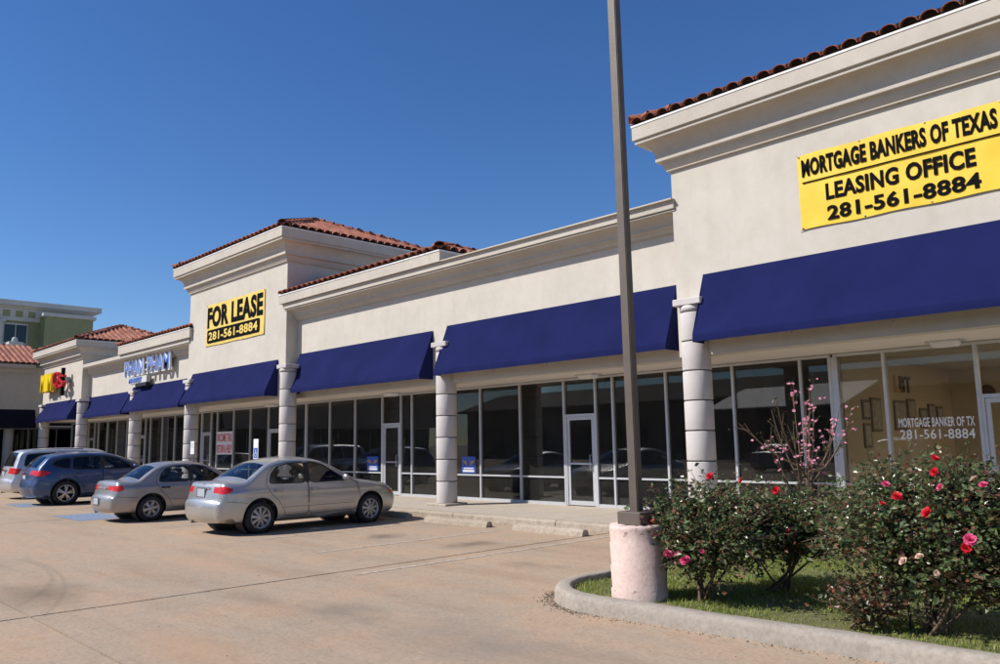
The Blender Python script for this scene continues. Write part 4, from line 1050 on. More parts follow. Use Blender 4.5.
SEDAN_OLD = variant(SEDAN,
    top=[(1.98, 0.20, .05, .03), (2.08, 0.26, .08, .10), (2.13, 0.38, .11, .13), (2.13, 0.50, .11, .13), (2.09, 0.60, .11, .13), (2.02, 0.68, .11, .11), (1.85, 0.75, .11, .06), (1.55, 0.825, .10, .035), (1.2, 0.885, .09, .03), (0.96, 0.925, .08, .05),
         (0.90, 0.945, .07, .08), (0.50, 1.15, .055, .09), (0.20, 1.285, .055, .06), (0.02, 1.33, .07, .045), (-0.3, 1.36, .08, .04), (-0.65, 1.35, .08, .04), (-0.92, 1.305, .07, .05), (-1.05, 1.255, .06, .06), (-1.36, 1.07, .06, .08), (-1.58, 0.955, .07, .06),
         (-1.70, 0.94, .09, .035), (-1.95, 0.945, .09, .03), (-2.10, 0.945, .08, .03), (-2.15, 0.90, .09, .06), (-2.18, 0.80, .10, .07), (-2.20, 0.70, .10, .08), (-2.22, 0.63, .11, .09), (-2.30, 0.57, .12, .10), (-2.31, 0.45, .12, .10), (-2.29, 0.32, .10, .09), (-2.20, 0.24, .07, .05)],
    belt=0.875, height=1.37, W=0.84, wheel=SPOKE_OLD, wr=0.30, ar=0.355, fa=1.25, ra=-1.21, rear=-2.31, front=2.13,
    windows=[[(0.70, 0.90), (0.56, 0.985), (0.15, 1.24), (-0.05, 1.285), (-0.19, 1.29), (-0.20, 0.90)], [(-0.29, 0.90), (-0.28, 1.29), (-0.62, 1.275), (-0.86, 1.22), (-0.98, 1.08), (-1.02, 0.95), (-0.98, 0.91)]],
    doors=[[(0.90, 0.33), (0.99, 0.60), (0.93, 0.84), (0.78, 0.93), (0.18, 1.275), (-0.245, 1.315), (-0.245, 0.31)], [(-0.25, 0.31), (-0.25, 1.315), (-0.65, 1.303), (-0.92, 1.24), (-1.06, 1.07), (-1.10, 0.90), (-1.02, 0.74), (-0.85, 0.58), (-0.74, 0.42), (-0.70, 0.31)]],
    handles=[(-0.10, 0.775), (-0.88, 0.785)], handle_mat='black_plastic',
    side_lamps=[('trim', [(-0.20, 0.905), (-0.19, 1.285), (-0.28, 1.285), (-0.29, 0.905)]), ('tail_lamp', [(-1.97, 0.75), (-1.99, 0.86), (-2.25, 0.86), (-2.27, 0.74), (-2.1, 0.73)]), ('marker_lamp', [(1.80, 0.68), (2.04, 0.64), (2.08, 0.58), (1.92, 0.58)])],
    over=[('windscreen', 'car_glass', (0.22, 0.88, 0.95, 1.29, 0, 0.93)), ('rear_window', 'car_glass_rear', (-1.57, -1.07, 0.97, 1.25, 0, 0.90)), ('tail_lamp', 'lamp_red', (-2.30, -2.1, 0.73, 0.875, 0.60, 1.0)), ('headlamp', 'lamp_clear', (1.85, 2.12, 0.57, 0.74, 0.5, 1.0)), ('grille', 'black_plastic', (2.0, 2.14, 0.58, 0.66, 0, 0.4))],
    seat_rows=[0.02, -0.78], dash=0.58, shelf=(-1.57, -1.12, 0.86), mirror=(0.60, 0.96), plate_z=0.50, garnish=0.80, garnish_mat='champagne_paint',
    moulding=[(0.84, 0.52), (-0.72, 0.52)], lines=[[(-2.27, 0.62), (-1.58, 0.57)], [(-1.58, 0.95), (-1.42, 1.03)]], cross_gaps=[(-2.225, 0.62, -1, 1), (-1.60, 0.95, -0.9, 0.9), (0.96, 0.925, -1, 1)])
CROSSOVER = variant(SEDAN,
    top=[(2.1, 0.24, .05, .03), (2.26, 0.32, .10, .12), (2.32, 0.45, .13, .16), (2.31, 0.60, .13, .17), (2.26, 0.72, .13, .16), (2.17, 0.83, .13, .13), (1.95, 0.93, .13, .06), (1.6, 1.00, .12, .04), (1.2, 1.06, .10, .04), (1.02, 1.085, .08, .06),
         (0.95, 1.105, .07, .09), (0.52, 1.31, .055, .10), (0.15, 1.46, .06, .07), (-0.1, 1.53, .08, .05), (-0.5, 1.565, .09, .045), (-1.0, 1.56, .09, .045), (-1.5, 1.52, .09, .045), (-1.82, 1.475, .08, .05), (-1.92, 1.44, .06, .06), (-2.12, 1.27, .06, .08), (-2.26, 1.12, .07, .08),
         (-2.30, 1.05, .10, .08), (-2.36, 0.92, .12, .09), (-2.38, 0.80, .12, .10), (-2.42, 0.70, .13, .11), (-2.45, 0.60, .13, .11), (-2.44, 0.45, .13, .11), (-2.38, 0.33, .10, .08), (-2.28, 0.27, .07, .05)],
    bottom=[(-1.9, 0.25), (-1.0, 0.225), (0, 0.22), (1.0, 0.22), (1.85, 0.22)],
    W=0.95, belt=1.03, tumble=0.40, roof_curve=0.30, nose=0.26, ny=1.35, front=2.32, tail=0.20, ty=1.45, rear=-2.45, crease=0.90, height=1.58, fa=1.40, ra=-1.375, wr=0.362, ar=0.425, wheel=SPOKE_ALLOY,
    windows=[[(0.72, 1.06), (0.55, 1.16), (0.12, 1.40), (-0.16, 1.455), (-0.27, 1.462), (-0.27, 1.05)], [(-0.36, 1.05), (-0.36, 1.465), (-0.8, 1.46), (-1.16, 1.435), (-1.20, 1.08), (-1.0, 1.06)], [(-1.27, 1.085), (-1.24, 1.425), (-1.5, 1.40), (-1.72, 1.34), (-1.86, 1.24), (-1.70, 1.15)]],
    glass=['car_glass', 'car_glass_dark', 'car_glass_dark'],
    doors=[[(0.98, 0.36), (1.06, 0.66), (1.0, 0.98), (0.80, 1.09), (0.15, 1.44), (-0.315, 1.495), (-0.315, 0.34)], [(-0.32, 0.34), (-0.32, 1.495), (-0.8, 1.49), (-1.20, 1.46), (-1.26, 1.06), (-1.15, 0.88), (-0.95, 0.68), (-0.85, 0.48), (-0.80, 0.34)]],
    handles=[(-0.16, 0.93), (-1.0, 0.95)], handle_mat='blue_paint',
    side_lamps=[('trim', [(-0.27, 1.055), (-0.27, 1.46), (-0.36, 1.46), (-0.36, 1.055)]), ('tail_lamp', [(-1.88, 1.0), (-2.12, 1.06), (-2.33, 1.06), (-2.37, 0.90), (-2.2, 0.88), (-2.0, 0.93)])],
    over=[('windscreen', 'car_glass', (0.17, 0.93, 1.11, 1.47, 0, 0.93)), ('rear_window', 'car_glass_dark', (-2.26, -1.93, 1.13, 1.44, 0, 0.88)), ('tail_lamp', 'lamp_red', (-2.39, -2.28, 0.90, 1.065, 0.50, 1.0)), ('headlamp', 'lamp_clear', (2.0, 2.3, 0.70, 0.90, 0.55, 1.0)), ('grille', 'black_plastic', (2.1, 2.35, 0.55, 0.82, 0, 0.5))],
    seat_rows=[0.0, -0.95], dash=0.66, shelf=(-2.1, -1.45, 0.92), mirror=(0.62, 1.12), plate_z=0.84, garnish=0.95, garnish_mat='chrome', seat_h=1.24,
    moulding=[(0.92, 0.45), (-0.85, 0.45)], lines=[[(-2.40, 0.80), (-1.82, 0.70)]], cross_gaps=[(-2.40, 0.74, -1, 1), (1.02, 1.085, -1, 1)])
VAN = variant(SEDAN,
    top=[(2.2, 0.22, .05, .03), (2.38, 0.30, .10, .12), (2.44, 0.44, .13, .18), (2.43, 0.60, .13, .19), (2.36, 0.74, .13, .18), (2.22, 0.86, .13, .13), (1.95, 0.96, .12, .06), (1.55, 1.06, .11, .05), (1.36, 1.11, .08, .07),
         (1.28, 1.14, .07, .10), (0.80, 1.42, .06, .11), (0.42, 1.62, .06, .08), (0.1, 1.695, .09, .05), (-0.5, 1.73, .10, .045), (-1.3, 1.725, .10, .045), (-2.0, 1.685, .10, .045), (-2.22, 1.65, .08, .05), (-2.31, 1.59, .06, .06), (-2.43, 1.30, .06, .08), (-2.50, 1.08, .07, .08),
         (-2.53, 0.98, .10, .08), (-2.56, 0.84, .12, .09), (-2.58, 0.72, .13, .10), (-2.63, 0.62, .13, .11), (-2.63, 0.45, .13, .11), (-2.57, 0.32, .10, .08), (-2.47, 0.26, .07, .05)],
    bottom=[(-2.0, 0.24), (-1.0, 0.20), (0, 0.20), (1.0, 0.20), (1.9, 0.20)],
    W=0.98, belt=1.08, tumble=0.30, roof_curve=0.20, nose=0.28, ny=1.4, front=2.44, tail=0.14, ty=1.8, rear=-2.63, crease=0.92, height=1.74, fa=1.45, ra=-1.55, wr=0.335, ar=0.395, wheel=SPOKE_VAN,
    windows=[[(1.0, 1.10), (0.78, 1.26), (0.40, 1.50), (0.15, 1.56), (-0.02, 1.58), (-0.02, 1.09)], [(-0.11, 1.09), (-0.11, 1.585), (-0.6, 1.60), (-1.08, 1.60), (-1.10, 1.10)], [(-1.19, 1.10), (-1.18, 1.60), (-1.7, 1.585), (-2.12, 1.55), (-2.20, 1.35), (-2.22, 1.13)]],
    glass=['car_glass', 'car_glass_dark', 'car_glass_dark'],
    doors=[[(1.06, 0.33), (1.12, 0.66), (1.1, 1.02), (0.86, 1.26), (0.42, 1.56), (-0.06, 1.63), (-0.06, 0.31)], [(-0.07, 0.31), (-0.07, 1.63), (-0.6, 1.645), (-1.14, 1.645), (-1.14, 0.72), (-1.10, 0.31)]],
    handles=[(0.10, 0.93), (-0.25, 0.94)], handle_mat='van_silver_paint',
    side_lamps=[('tail_lamp', [(-2.30, 1.06), (-2.52, 1.08), (-2.58, 0.88), (-2.40, 0.86)])],
    over=[('windscreen', 'car_glass', (0.44, 1.26, 1.15, 1.62, 0, 0.93)), ('rear_window', 'car_glass_rear', (-2.50, -2.30, 1.12, 1.58, 0, 0.88)), ('tail_lamp', 'lamp_red', (-2.6, -2.4, 0.87, 1.075, 0.62, 1.0)), ('headlamp', 'lamp_clear', (2.1, 2.42, 0.72, 0.92, 0.55, 1.0)), ('grille', 'black_plastic', (2.1, 2.45, 0.58, 0.80, 0, 0.5))],
    seat_rows=[0.30, -0.60, -1.5], dash=0.95, shelf=(-2.35, -2.0, 0.9), mirror=(0.90, 1.17), plate_z=0.90, garnish=1.0, garnish_mat='chrome', seat_h=1.32,
    moulding=[(1.0, 0.52), (-1.10, 0.52)], lines=[[(-1.16, 1.0), (-2.3, 1.0)]], cross_gaps=[(-2.59, 0.70, -1, 1), (1.36, 1.11, -1, 1)], rails=[(-0.2, 1.70, -2.0, 1.66)])

def shorten_tail(S, k):
    ra = S['ra']; f = lambda y: ra+(y-ra)*k if y < ra else y
    S = dict(S); S['top'] = [(f(p[0]), *p[1:]) for p in S['top']]; S['bottom'] = [(f(y), z) for y, z in S['bottom']]
    for key in ('windows', 'doors'): S[key] = [[(f(y), z) for y, z in pl] for pl in S[key]]
    S['side_lamps'] = [(n_, [(f(y), z) for y, z in pl]) for n_, pl in S['side_lamps']]; S['lines'] = [[(f(y), z) for y, z in pl] for pl in S['lines']]
    S['over'] = [(n_, m_, (f(b[0]), f(b[1]), *b[2:])) for n_, m_, b in S['over']]; S['cross_gaps'] = [(f(c[0]), *c[1:]) for c in S['cross_gaps']]
    S['rear'] = f(S['rear']); S['ty'] = -f(-S['ty']); S['shelf'] = (f(S['shelf'][0]), f(S['shelf'][1]), S['shelf'][2])
    return S
for S_ in (SEDAN, SEDAN_OLD): S_['top'] = [(y, z, r*0.72 if y < -2.1 and z < 0.68 else r, c_*0.7 if y < -2.1 else c_) for y, z, r, c_ in S_['top']]
SEDAN = shorten_tail(SEDAN, 0.80); SEDAN_OLD = shorten_tail(SEDAN_OLD, 0.82); CROSSOVER = shorten_tail(CROSSOVER, 0.82)
# parked nose-in; each origin is the middle between the axles, right wheels measured in the photograph
make_car('sedan_car', SEDAN, 'silver_paint', 'silver sedan parked nearest, its whole right side and rear in view', 'car', (-15.04, 8.71, 0), math.radians(1.5), scale=0.98)
make_car('sedan_car', SEDAN_OLD, 'champagne_paint', 'champagne grey older sedan between the silver sedan and the blue crossover', 'car', (-19.51, 8.28, 0), math.radians(0.5), scale=0.95)
make_car('crossover_car', CROSSOVER, 'blue_paint', 'dark blue crossover parked beside the champagne sedan', 'car', (-27.42, 8.90, 0), math.radians(0.5), scale=0.98)
make_car('minivan', VAN, 'van_silver_paint', 'silver minivan with dark rear windows beyond the blue crossover', 'van', (-31.85, 9.65, 0), math.radians(0.5), scale=0.97)
make_car('sedan_car', variant(SEDAN_OLD, handle_mat='grey_paint', garnish_mat='grey_paint'), 'grey_paint', 'pale grey car cut off by the left picture edge', 'car', (-38.3, 10.6, 0), math.radians(1.0))
# mirrored in the dark shop glass: cars standing across the drive lane
for (sp, pm, lb, x, y, h) in ((SEDAN, 'white_paint', 'white sedan behind the viewpoint, seen only mirrored in the vacant shop glass', -7.5, -9.5, math.pi), (CROSSOVER, 'grey_paint', 'grey crossover behind the viewpoint, seen only mirrored in the shop glass', -13.0, -9.6, math.pi+0.03),
                              (SEDAN_OLD, 'silver_paint', 'silver older sedan behind the viewpoint, seen only mirrored in the shop glass', -19.0, -9.4, math.pi-0.02), (VAN, 'van_silver_paint', 'pale minivan behind the viewpoint, seen only mirrored in the shop glass', -1.5, -9.8, math.pi)):
    make_car('mirrored_car', sp, pm, lb, 'car', (x, y, 0), h, 'cars mirrored in the shop windows', detail=False)

# ================================================================ SIGNS
def banner(name, x0, x1, z0, z1, yw, mat, label):
    root = empty(name, ((x0+x1)/2, yw, z0), label, 'banner')
    nx, nz = 40, 16; vs = []
    for s in (0.0, 0.006):
        for i in range(nx+1):
            for j in range(nz+1):
                u, v = i/nx, j/nz
                wv = 0.010*math.sin(u*19+v*3)*math.sin(math.pi*v)+0.006*math.sin(u*43-v*6)+0.008*math.sin(v*9+u*5)
                sag = -0.012*math.sin(math.pi*u*6)**2*(1-abs(2*v-1))*0
                vs.append((x0+(x1-x0)*u, yw-0.022-s+wv*0.28, z0+(z1-z0)*v+sag+(0.008*math.sin(u*math.pi*5) if j in (0, nz) else 0)))
    n1 = (nx+1)*(nz+1); q = lambda i, j: i*(nz+1)+j
    fs = [(q(i, j), q(i+1, j), q(i+1, j+1), q(i, j+1)) for i in range(nx) for j in range(nz)]
    fs += [tuple(a+n1 for a in f[::-1]) for f in fs]
    MB().add(vs, fs, True).build('sheet', mat, root)
    for u in (0.010, 0.34, 0.66, 0.990):
        for v in (0.015, 0.985):
            x = x0+(x1-x0)*u; z = z0+(z1-z0)*v
            MB().lathe([(0.008, yw-0.036), (0.014, yw-0.036), (0.014, yw-0.02)], 10, (0, 0, 0)).build('eyelet', 'steel', root).data.transform(Matrix(((1, 0, 0, x), (0, 0, 1, 0), (0, 1, 0, z), (0, 0, 0, 1))))
    for (x, z, dx, dz) in ((x0+0.03, z1-0.03, -0.05, 0.06), (x0+0.03, z0+0.03, -0.05, -0.06), (x1-0.03, z0+0.03, 0.05, -0.06)):
        MB().tube([(x, yw-0.045, z), (x+dx, yw-0.004, z+dz)], 0.005, 5).build('tie', 'steel', root)
    return root
yb = 12.45
bn = banner('leasing_banner', -5.59, -2.60, 5.00, 6.25, yb, 'banner_yellow', 'bright yellow leasing office banner with black lettering on the near tower')
text_mesh('lettering', 'MORTGAGE BANKERS OF TEXAS', -5.52, -2.69, 5.87, 6.17, yb-0.036, 'letter_black', bn, bold=0.042)
MB().box(-5.52, -2.64, yb-0.046, yb-0.036, 5.765, 5.785).build('rule', 'letter_black', bn)
text_mesh('lettering', 'LEASING OFFICE', -5.15, -3.00, 5.40, 5.68, yb-0.036, 'letter_black', bn, bold=0.038)
text_mesh('lettering', '281-561-8884', -5.15, -2.96, 5.07, 5.31, yb-0.036, 'letter_black', bn, bold=0.034)
bl = banner('lease_banner', -28.10, -23.75, 5.28, 6.79, yb, 'lease_yellow', 'faded yellow for-lease banner with torn-looking black letters on the tall tower')
text_mesh('lettering', 'FOR LEASE', -28.02, -23.85, 5.93, 6.70, yb-0.036, 'letter_black', bl, bold=0.045)
mb = MB(); r = 0.08; pts = []
for cx, cz, a0 in ((-24.12, 5.78, 0), (-27.92, 5.78, math.pi/2), (-27.92, 5.46, math.pi), (-24.12, 5.46, 1.5*math.pi)):
    pts += [(cx+r*math.cos(a0+k*math.pi/8), cz+r*math.sin(a0+k*math.pi/8)) for k in range(5)]
mb.prism(pts, 'y', yb-0.041, yb-0.030).build('number_band', 'letter_black', bl)
text_mesh('lettering', '281-561-8884', -27.86, -24.18, 5.47, 5.78, yb-0.0415, 'lease_yellow', bl, bold=0.028)

# blue channel letters standing off the wall on struts
yp = 12.85
ps = empty('letter_sign', (-34.2, yp, 4.7), 'blue and white channel letters over the low shop', 'sign')
xs = -36.70
for word, a, b in (('PHAN', -36.70, -34.50), ('PHAM', -34.10, -31.70)):
    bk = text_mesh('channel_letters', word, a, b, 4.74, 5.49, yp-0.22, 'sign_white', ps, bold=0.035, depth=0.07)
    text_mesh('letter_faces', word, a+0.07, b-0.07, 4.80, 5.43, yp-0.292, 'letter_blue', bk, bold=0.012, depth=0.012)
for z in (4.95, 5.25): MB().box(-36.6, -31.75, yp-0.219, yp-0.17, z-0.03, z+0.03).build('raceway', 'sign_grey', ps)
for x in (-36.3, -35.0, -33.6, -32.1): MB().box(x-0.02, x+0.02, yp-0.17, yp-0.001, 4.9, 5.3).build('strut', 'steel', ps)
MB().box(-36.1, -34.1, yp-0.28, yp-0.12, 4.42, 4.70).build('sub_box', 'sign_grey', ps)
text_mesh('lettering', 'MARKET', -36.05, -34.6, 4.46, 4.67, yp-0.281, 'letter_blue', ps, bold=0.02, depth=0.03)
MB().box(-35.3, -34.1, yp-0.30, yp-0.10, 4.27, 4.415).build('ballast_box', 'black_plastic', ps)
# yellow and red sign on the far tower
fs_ = empty('letter_sign', (-45.52, 12.45, 4.4), 'yellow and red three-dimensional letters on the far tower', 'sign')
for k, ch in enumerate('MIM'):
    x = -47.57+k*0.66
    text_mesh('channel_letter', ch, x, x+0.60, 4.70, 5.62, 12.18, 'sign_yellow', fs_, bold=0.0, depth=0.16)
MB().box(-47.62, -45.57, 12.185, 12.22, 4.66, 5.66).build('backing', 'letter_gold', fs_)
q_ = text_mesh('channel_letter', 'Q', -45.42, -44.42, 4.75, 5.62, 12.18, 'sign_red', fs_, bold=-0.012, depth=0.18)
text_mesh('channel_letter', 's', -44.37, -43.52, 4.78, 5.40, 12.16, 'sign_red', fs_, bold=-0.008, depth=0.18)
MB().box(-44.00, -43.80, 12.02, 12.16, 4.35, 5.75).build('stroke', 'letter_black', fs_)
for x in (-47.22, -45.92, -44.92, -43.92): MB().box(x-0.02, x+0.02, 12.19, 12.449, 5.0, 5.3).build('strut', 'steel', fs_)
# poster behind the glass
po = empty('tax_poster', (-30.4, 14.36, 1.33), 'white poster with red income tax lettering in a shop window', 'poster')
MB().box(-31.12, -29.78, 14.385, 14.391, 1.36, 2.26).build('sheet', 'sign_white', po)
MB().box(-31.12, -29.78, 14.345, 14.349, 1.36, 2.26).build('face', 'sign_white', po)
text_mesh('lettering', 'INCOME TAX', -31.08, -29.82, 1.86, 2.18, 14.345, 'letter_red', po, bold=0.03)
text_mesh('lettering', 'RETURN & HELP', -31.08, -29.82, 1.42, 1.74, 14.345, 'letter_red', po, bold=0.03)
# office window lettering
wt = empty('window_lettering', (-4.45, YS, 1.55), 'white lettering and phone number on the clear office window', 'lettering')
text_mesh('lettering', 'MORTGAGE BANKER OF TX', -5.03, -3.87, 1.775, 1.93, YS-0.006, 'letter_white', wt, bold=0.022, depth=0.002)
text_mesh('lettering', '281-561-8884', -5.02, -3.88, 1.575, 1.735, YS-0.006, 'letter_white', wt, bold=0.012, depth=0.002)
# blue and gold notices inside the dark glass
for x0, x1, lb in ((-16.28, -15.74, 'small blue notice with gold emblem in the window right of the middle column'), (-20.70, -20.12, 'small blue notice with gold emblem in the window above the silver sedan bonnet')):
    nt_ = empty('window_notice', ((x0+x1)/2, 14.36, 0.83), lb, 'notice', 'blue notices in the empty shop windows')
    MB().box(x0, x1, 14.385, 14.391, 0.85, 1.28).build('sheet', 'sign_blue', nt_)
    w = x1-x0
    for s in (-1, 1):
        cx = (x0+x1)/2+s*w*0.24
        MB().prism([(cx-s*w*0.16, 1.04), (cx+s*w*0.17, 1.14), (cx+s*w*0.19, 1.20), (cx+s*w*0.05, 1.15), (cx-s*w*0.02, 1.19), (cx-s*w*0.12, 1.10)], 'y', 14.380, 14.3845).build('gold_wing', 'letter_gold', nt_)
    MB().box(x0+0.08, x1-0.08, 14.381, 14.3845, 0.955, 0.985).box(x0+0.05, x1-0.05, 14.381, 14.3845, 0.875, 0.93).build('pale_bar', 'sign_grey', nt_)
# accessible parking signs
def access_sign(x, y, z0, z1, label, blue):
    r_ = empty('parking_sign', (x, y, 0.15), label, 'sign', 'accessible parking signs')
    MB().tube([(x, y, 0.1), (x, y, z1)], 0.024, 8).build('post', 'steel', r_)
    MB().bbox(x-0.15, x+0.15, y-0.034, y-0.026, z0, z1, 0.003).build('plate', 'sign_white', r_)
    if blue:
        zc = z0+0.17; MB().box(x-0.12, x+0.12, y-0.037, y-0.0345, zc-0.14, zc+0.16).build('symbol_field', 'sign_blue', r_)
        MB().lathe([(0.055, y-0.0385), (0.07, y-0.0385)], 20, (0, 0, 0)).box(-0.01, 0.01, 0.02, 0.11, y-0.0395, y-0.0375).box(-0.01, 0.06, 0.02, 0.04, y-0.0395, y-0.0375).lathe([(0.0, y-0.0385), (0.02, y-0.0385)], 12, (0, 0.125, 0)).build('symbol', 'letter_white', r_).data.transform(Matrix(((1, 0, 0, x), (0, 0, 1, 0), (0, 1, 0, zc-0.03), (0, 0, 0, 1))))
    else: MB().box(x-0.11, x+0.11, y-0.0365, y-0.0345, (z0+z1)/2-0.02, z1-0.05).build('symbol_field', 'sign_grey', r_)
access_sign(-22.55, 11.66, 1.27, 1.87, 'white and blue accessible parking sign behind the silver sedan roof', True)
access_sign(-27.10, 11.66, 1.42, 1.86, 'plain white parking sign behind the champagne sedan roof', False)

# ================================================================ LIGHT POLE, WHEEL STOPS, SOFFIT LIGHTS
PX, PY = -4.88, 6.64
bs = empty('light_pole', (PX, PY, 0.0), 'brown square steel light pole on a peeling pinkish concrete base', 'lamp post')
bp = []
for z in (-0.02, 0.18, 0.19, 0.40, 0.41, 0.62, 0.63, 0.76, 0.785, 0.80): bp.append((0.277-(0.009 if z in (0.19, 0.41, 0.63) else 0)-(0.012 if z == 0.80 else 0), z))
base = MB().lathe(bp+[(0.0, 0.80)], 40, (PX, PY, 0))
base.v = [(x+random.uniform(-0.003, 0.003), y+random.uniform(-0.003, 0.003), z+(random.uniform(-0.012, 0.006) if z > 0.75 else 0)) for x, y, z in base.v]
base.build('concrete_base', 'peeling_pink', bs)
MB().bbox(PX-0.14, PX+0.14, PY-0.14, PY+0.14, 0.795, 0.925, 0.008).build('base_cover', 'pole_paint', bs)
bm = bmesh.new(); bmesh.ops.create_cube(bm, size=1)
for v in bm.verts:
    lean = -0.05 if v.co.z > 0 else 0.0
    v.co = (PX+v.co.x*0.102+lean*0.7, PY+v.co.y*0.102+lean*0.7, 0.9 if v.co.z < 0 else 9.2)
bmesh.ops.bevel(bm, geom=[e for e in bm.edges if abs(e.verts[0].co.z-e.verts[1].co.z) > 1], offset=0.008, segments=2, affect='EDGES')
MB().bm(bm).build('pole', 'pole_paint', bs)
MB().box(PX-0.55, PX-0.09, PY-0.07, PY, 9.0, 9.08).bbox(PX-1.1, PX-0.55, PY-0.24, PY+0.17, 8.96, 9.14, 0.02).build('lamp_head', 'pole_paint', bs)
def wheel_stop(x0, x1, y, label):
    mb = MB(); n = 18; prof = [(-0.10, 0.0), (-0.085, 0.07), (-0.06, 0.118), (-0.03, 0.128), (0.03, 0.128), (0.06, 0.118), (0.085, 0.07), (0.10, 0.0)]
    vs = []
    for i in range(n+1):
        x = x0+(x1-x0)*i/n; e = 0.02 if i in (0, n) else 0
        for (a, z) in prof: vs.append((x, y+a*(1-e*4)+random.uniform(-0.006, 0.006), max(0, z-e*0.8+random.uniform(-0.009, 0.005) if z > 0 else 0)))
    k = len(prof); fs = [(i*k+j, i*k+j+1, (i+1)*k+j+1, (i+1)*k+j) for i in range(n) for j in range(k-1)]
    fs += [tuple(range(k)), tuple(n*k+j for j in range(k))[::-1]]
    recenter(tag(mb.add(vs, fs).build('wheel_stop', 'old_concrete'), label, 'wheel stop', 'concrete wheel stops'))
wheel_stop(-13.44, -11.52, 10.88, 'weathered concrete wheel stop just right of the silver sedan nose')
wheel_stop(-10.80, -9.10, 10.88, 'weathered concrete wheel stop nearest the light pole')
wheel_stop(-16.3, -14.35, 11.12, 'concrete wheel stop in shadow under the silver sedan nose')
for x, y, lb in ((-18.82, 13.9, 'white box light on the soffit over the door above the silver sedan'), (-11.41, 13.9, 'white box light on the soffit over the door left of the light pole'),
              (-4.05, 13.9, 'white box light on the soffit outside the clear office windows'), (-25.91, 13.9, 'white box light on the soffit under the for-lease tower awning')):
    r_ = empty('soffit_light', (x, y, 3.0), lb, 'light', 'box lights on the walkway soffit')
    MB().prism([(x-0.22, 3.131), (x+0.22, 3.131), (x+0.16, 3.03), (x-0.16, 3.03)], 'y', y-0.13, y+0.13).build('diffuser', 'sign_white', r_)
    MB().box(x-0.26, x+0.26, y-0.16, y+0.16, 3.1, 3.132).build('housing', 'aluminium_white', r_)

# ================================================================ OFFICE INSIDE
WXO = -5.968
def picture(y0, y1, z0, z1, label):
    r_ = empty('framed_picture', (WXO, (y0+y1)/2, z0), label, 'picture', 'framed pictures on the office wall')
    MB().box(WXO, WXO+0.025, y0, y1, z0, z1).build('frame', 'picture_frame', r_); MB().box(WXO+0.026, WXO+0.030, y0+0.05, y1-0.05, z0+0.05, z1-0.05).build('print', 'picture_print', r_)
picture(15.25, 15.62, 1.95, 2.32, 'upper left small frame of the jagged group on the office wall')
picture(15.66, 16.15, 1.72, 2.37, 'tall frame of the jagged group on the office wall')
picture(15.25, 15.60, 1.42, 1.88, 'lowest frame of the jagged group on the office wall')
picture(16.85, 17.50, 1.75, 2.35, 'frame under the wall letters in the office')
picture(17.60, 18.05, 1.98, 2.40, 'small frame right of the one under the wall letters')
picture(18.3, 18.75, 1.80, 2.22, 'left one of three frames at the back of the office'); picture(18.85, 19.3, 1.85, 2.32, 'middle one of three frames at the back of the office'); picture(19.4, 19.8, 1.85, 2.28, 'right one of three frames at the back of the office')
for ch, y0, mt_ in (('L', 16.98, 'letter_gold'), ('B', 17.28, 'dark_wood'), ('T', 17.60, 'dark_wood')):
    text_mesh('wall_letter', ch, y0, y0+0.28, 2.52, 2.86, WXO, mt_, None, bold=0.02, depth=0.03, plane='x')['label'] = {'L': 'gold letter L on the office wall', 'B': 'dark letter B on the office wall', 'T': 'dark letter T on the office wall'}[ch]
for o in list(C.objects):
    if o.name.startswith('wall_letter'): o['category'] = 'letter'; o['group'] = 'letters on the office wall'; recenter(o)
ck = empty('wall_clock', (-5.2, 20.45, 2.4), 'round dark wall clock at the back of the office', 'clock')
MB().lathe([(0.0, 0), (0.17, 0), (0.18, 0.03), (0.15, 0.04), (0, 0.04)], 24, (0, 0, 0)).build('case', 'dark_wood', ck).data.transform(Matrix(((1, 0, 0, -5.2), (0, 0, -1, 20.49), (0, 1, 0, 2.57), (0, 0, 0, 1))))
dk = empty('office_desk', (-4.7, 17.5, 0.16), 'dark wooden desk inside the office', 'desk')
MB().bbox(-5.6, -3.9, 17.1, 17.9, 0.86, 0.91, 0.008).build('top', 'dark_wood', dk)
for x in (-5.55, -4.35): MB().box(x, x+0.4, 17.15, 17.85, 0.157, 0.859).build('pedestal', 'dark_wood', dk)
mt, t, b = nodes_of('added_office_glow'); b.inputs['Emission Color'].default_value = (1.0, 0.93, 0.80, 1); b.inputs['Emission Strength'].default_value = 12.0; b.inputs['Base Color'].default_value = (0.8, 0.8, 0.78, 1)  # glowing panels added out of view to brighten the office
for k, (x, y) in enumerate(((-1.9, 15.9), (0.3, 15.9), (-1.9, 18.6), (0.3, 18.6))):
    r_ = empty('added_ceiling_light', (x, y, 3.1), ['fluorescent ceiling panel just inside the office door', 'fluorescent ceiling panel in the right front of the office', 'fluorescent ceiling panel deep in the office, left', 'fluorescent ceiling panel deep in the office, right'][k], 'light', 'office ceiling lights')
    MB().box(x-0.62, x+0.62, y-0.32, y+0.32, 3.12, 3.149).build('frame', 'aluminium_white', r_); MB().box(x-0.57, x+0.57, y-0.27, y+0.27, 3.105, 3.119).build('panel', 'added_office_glow', r_)

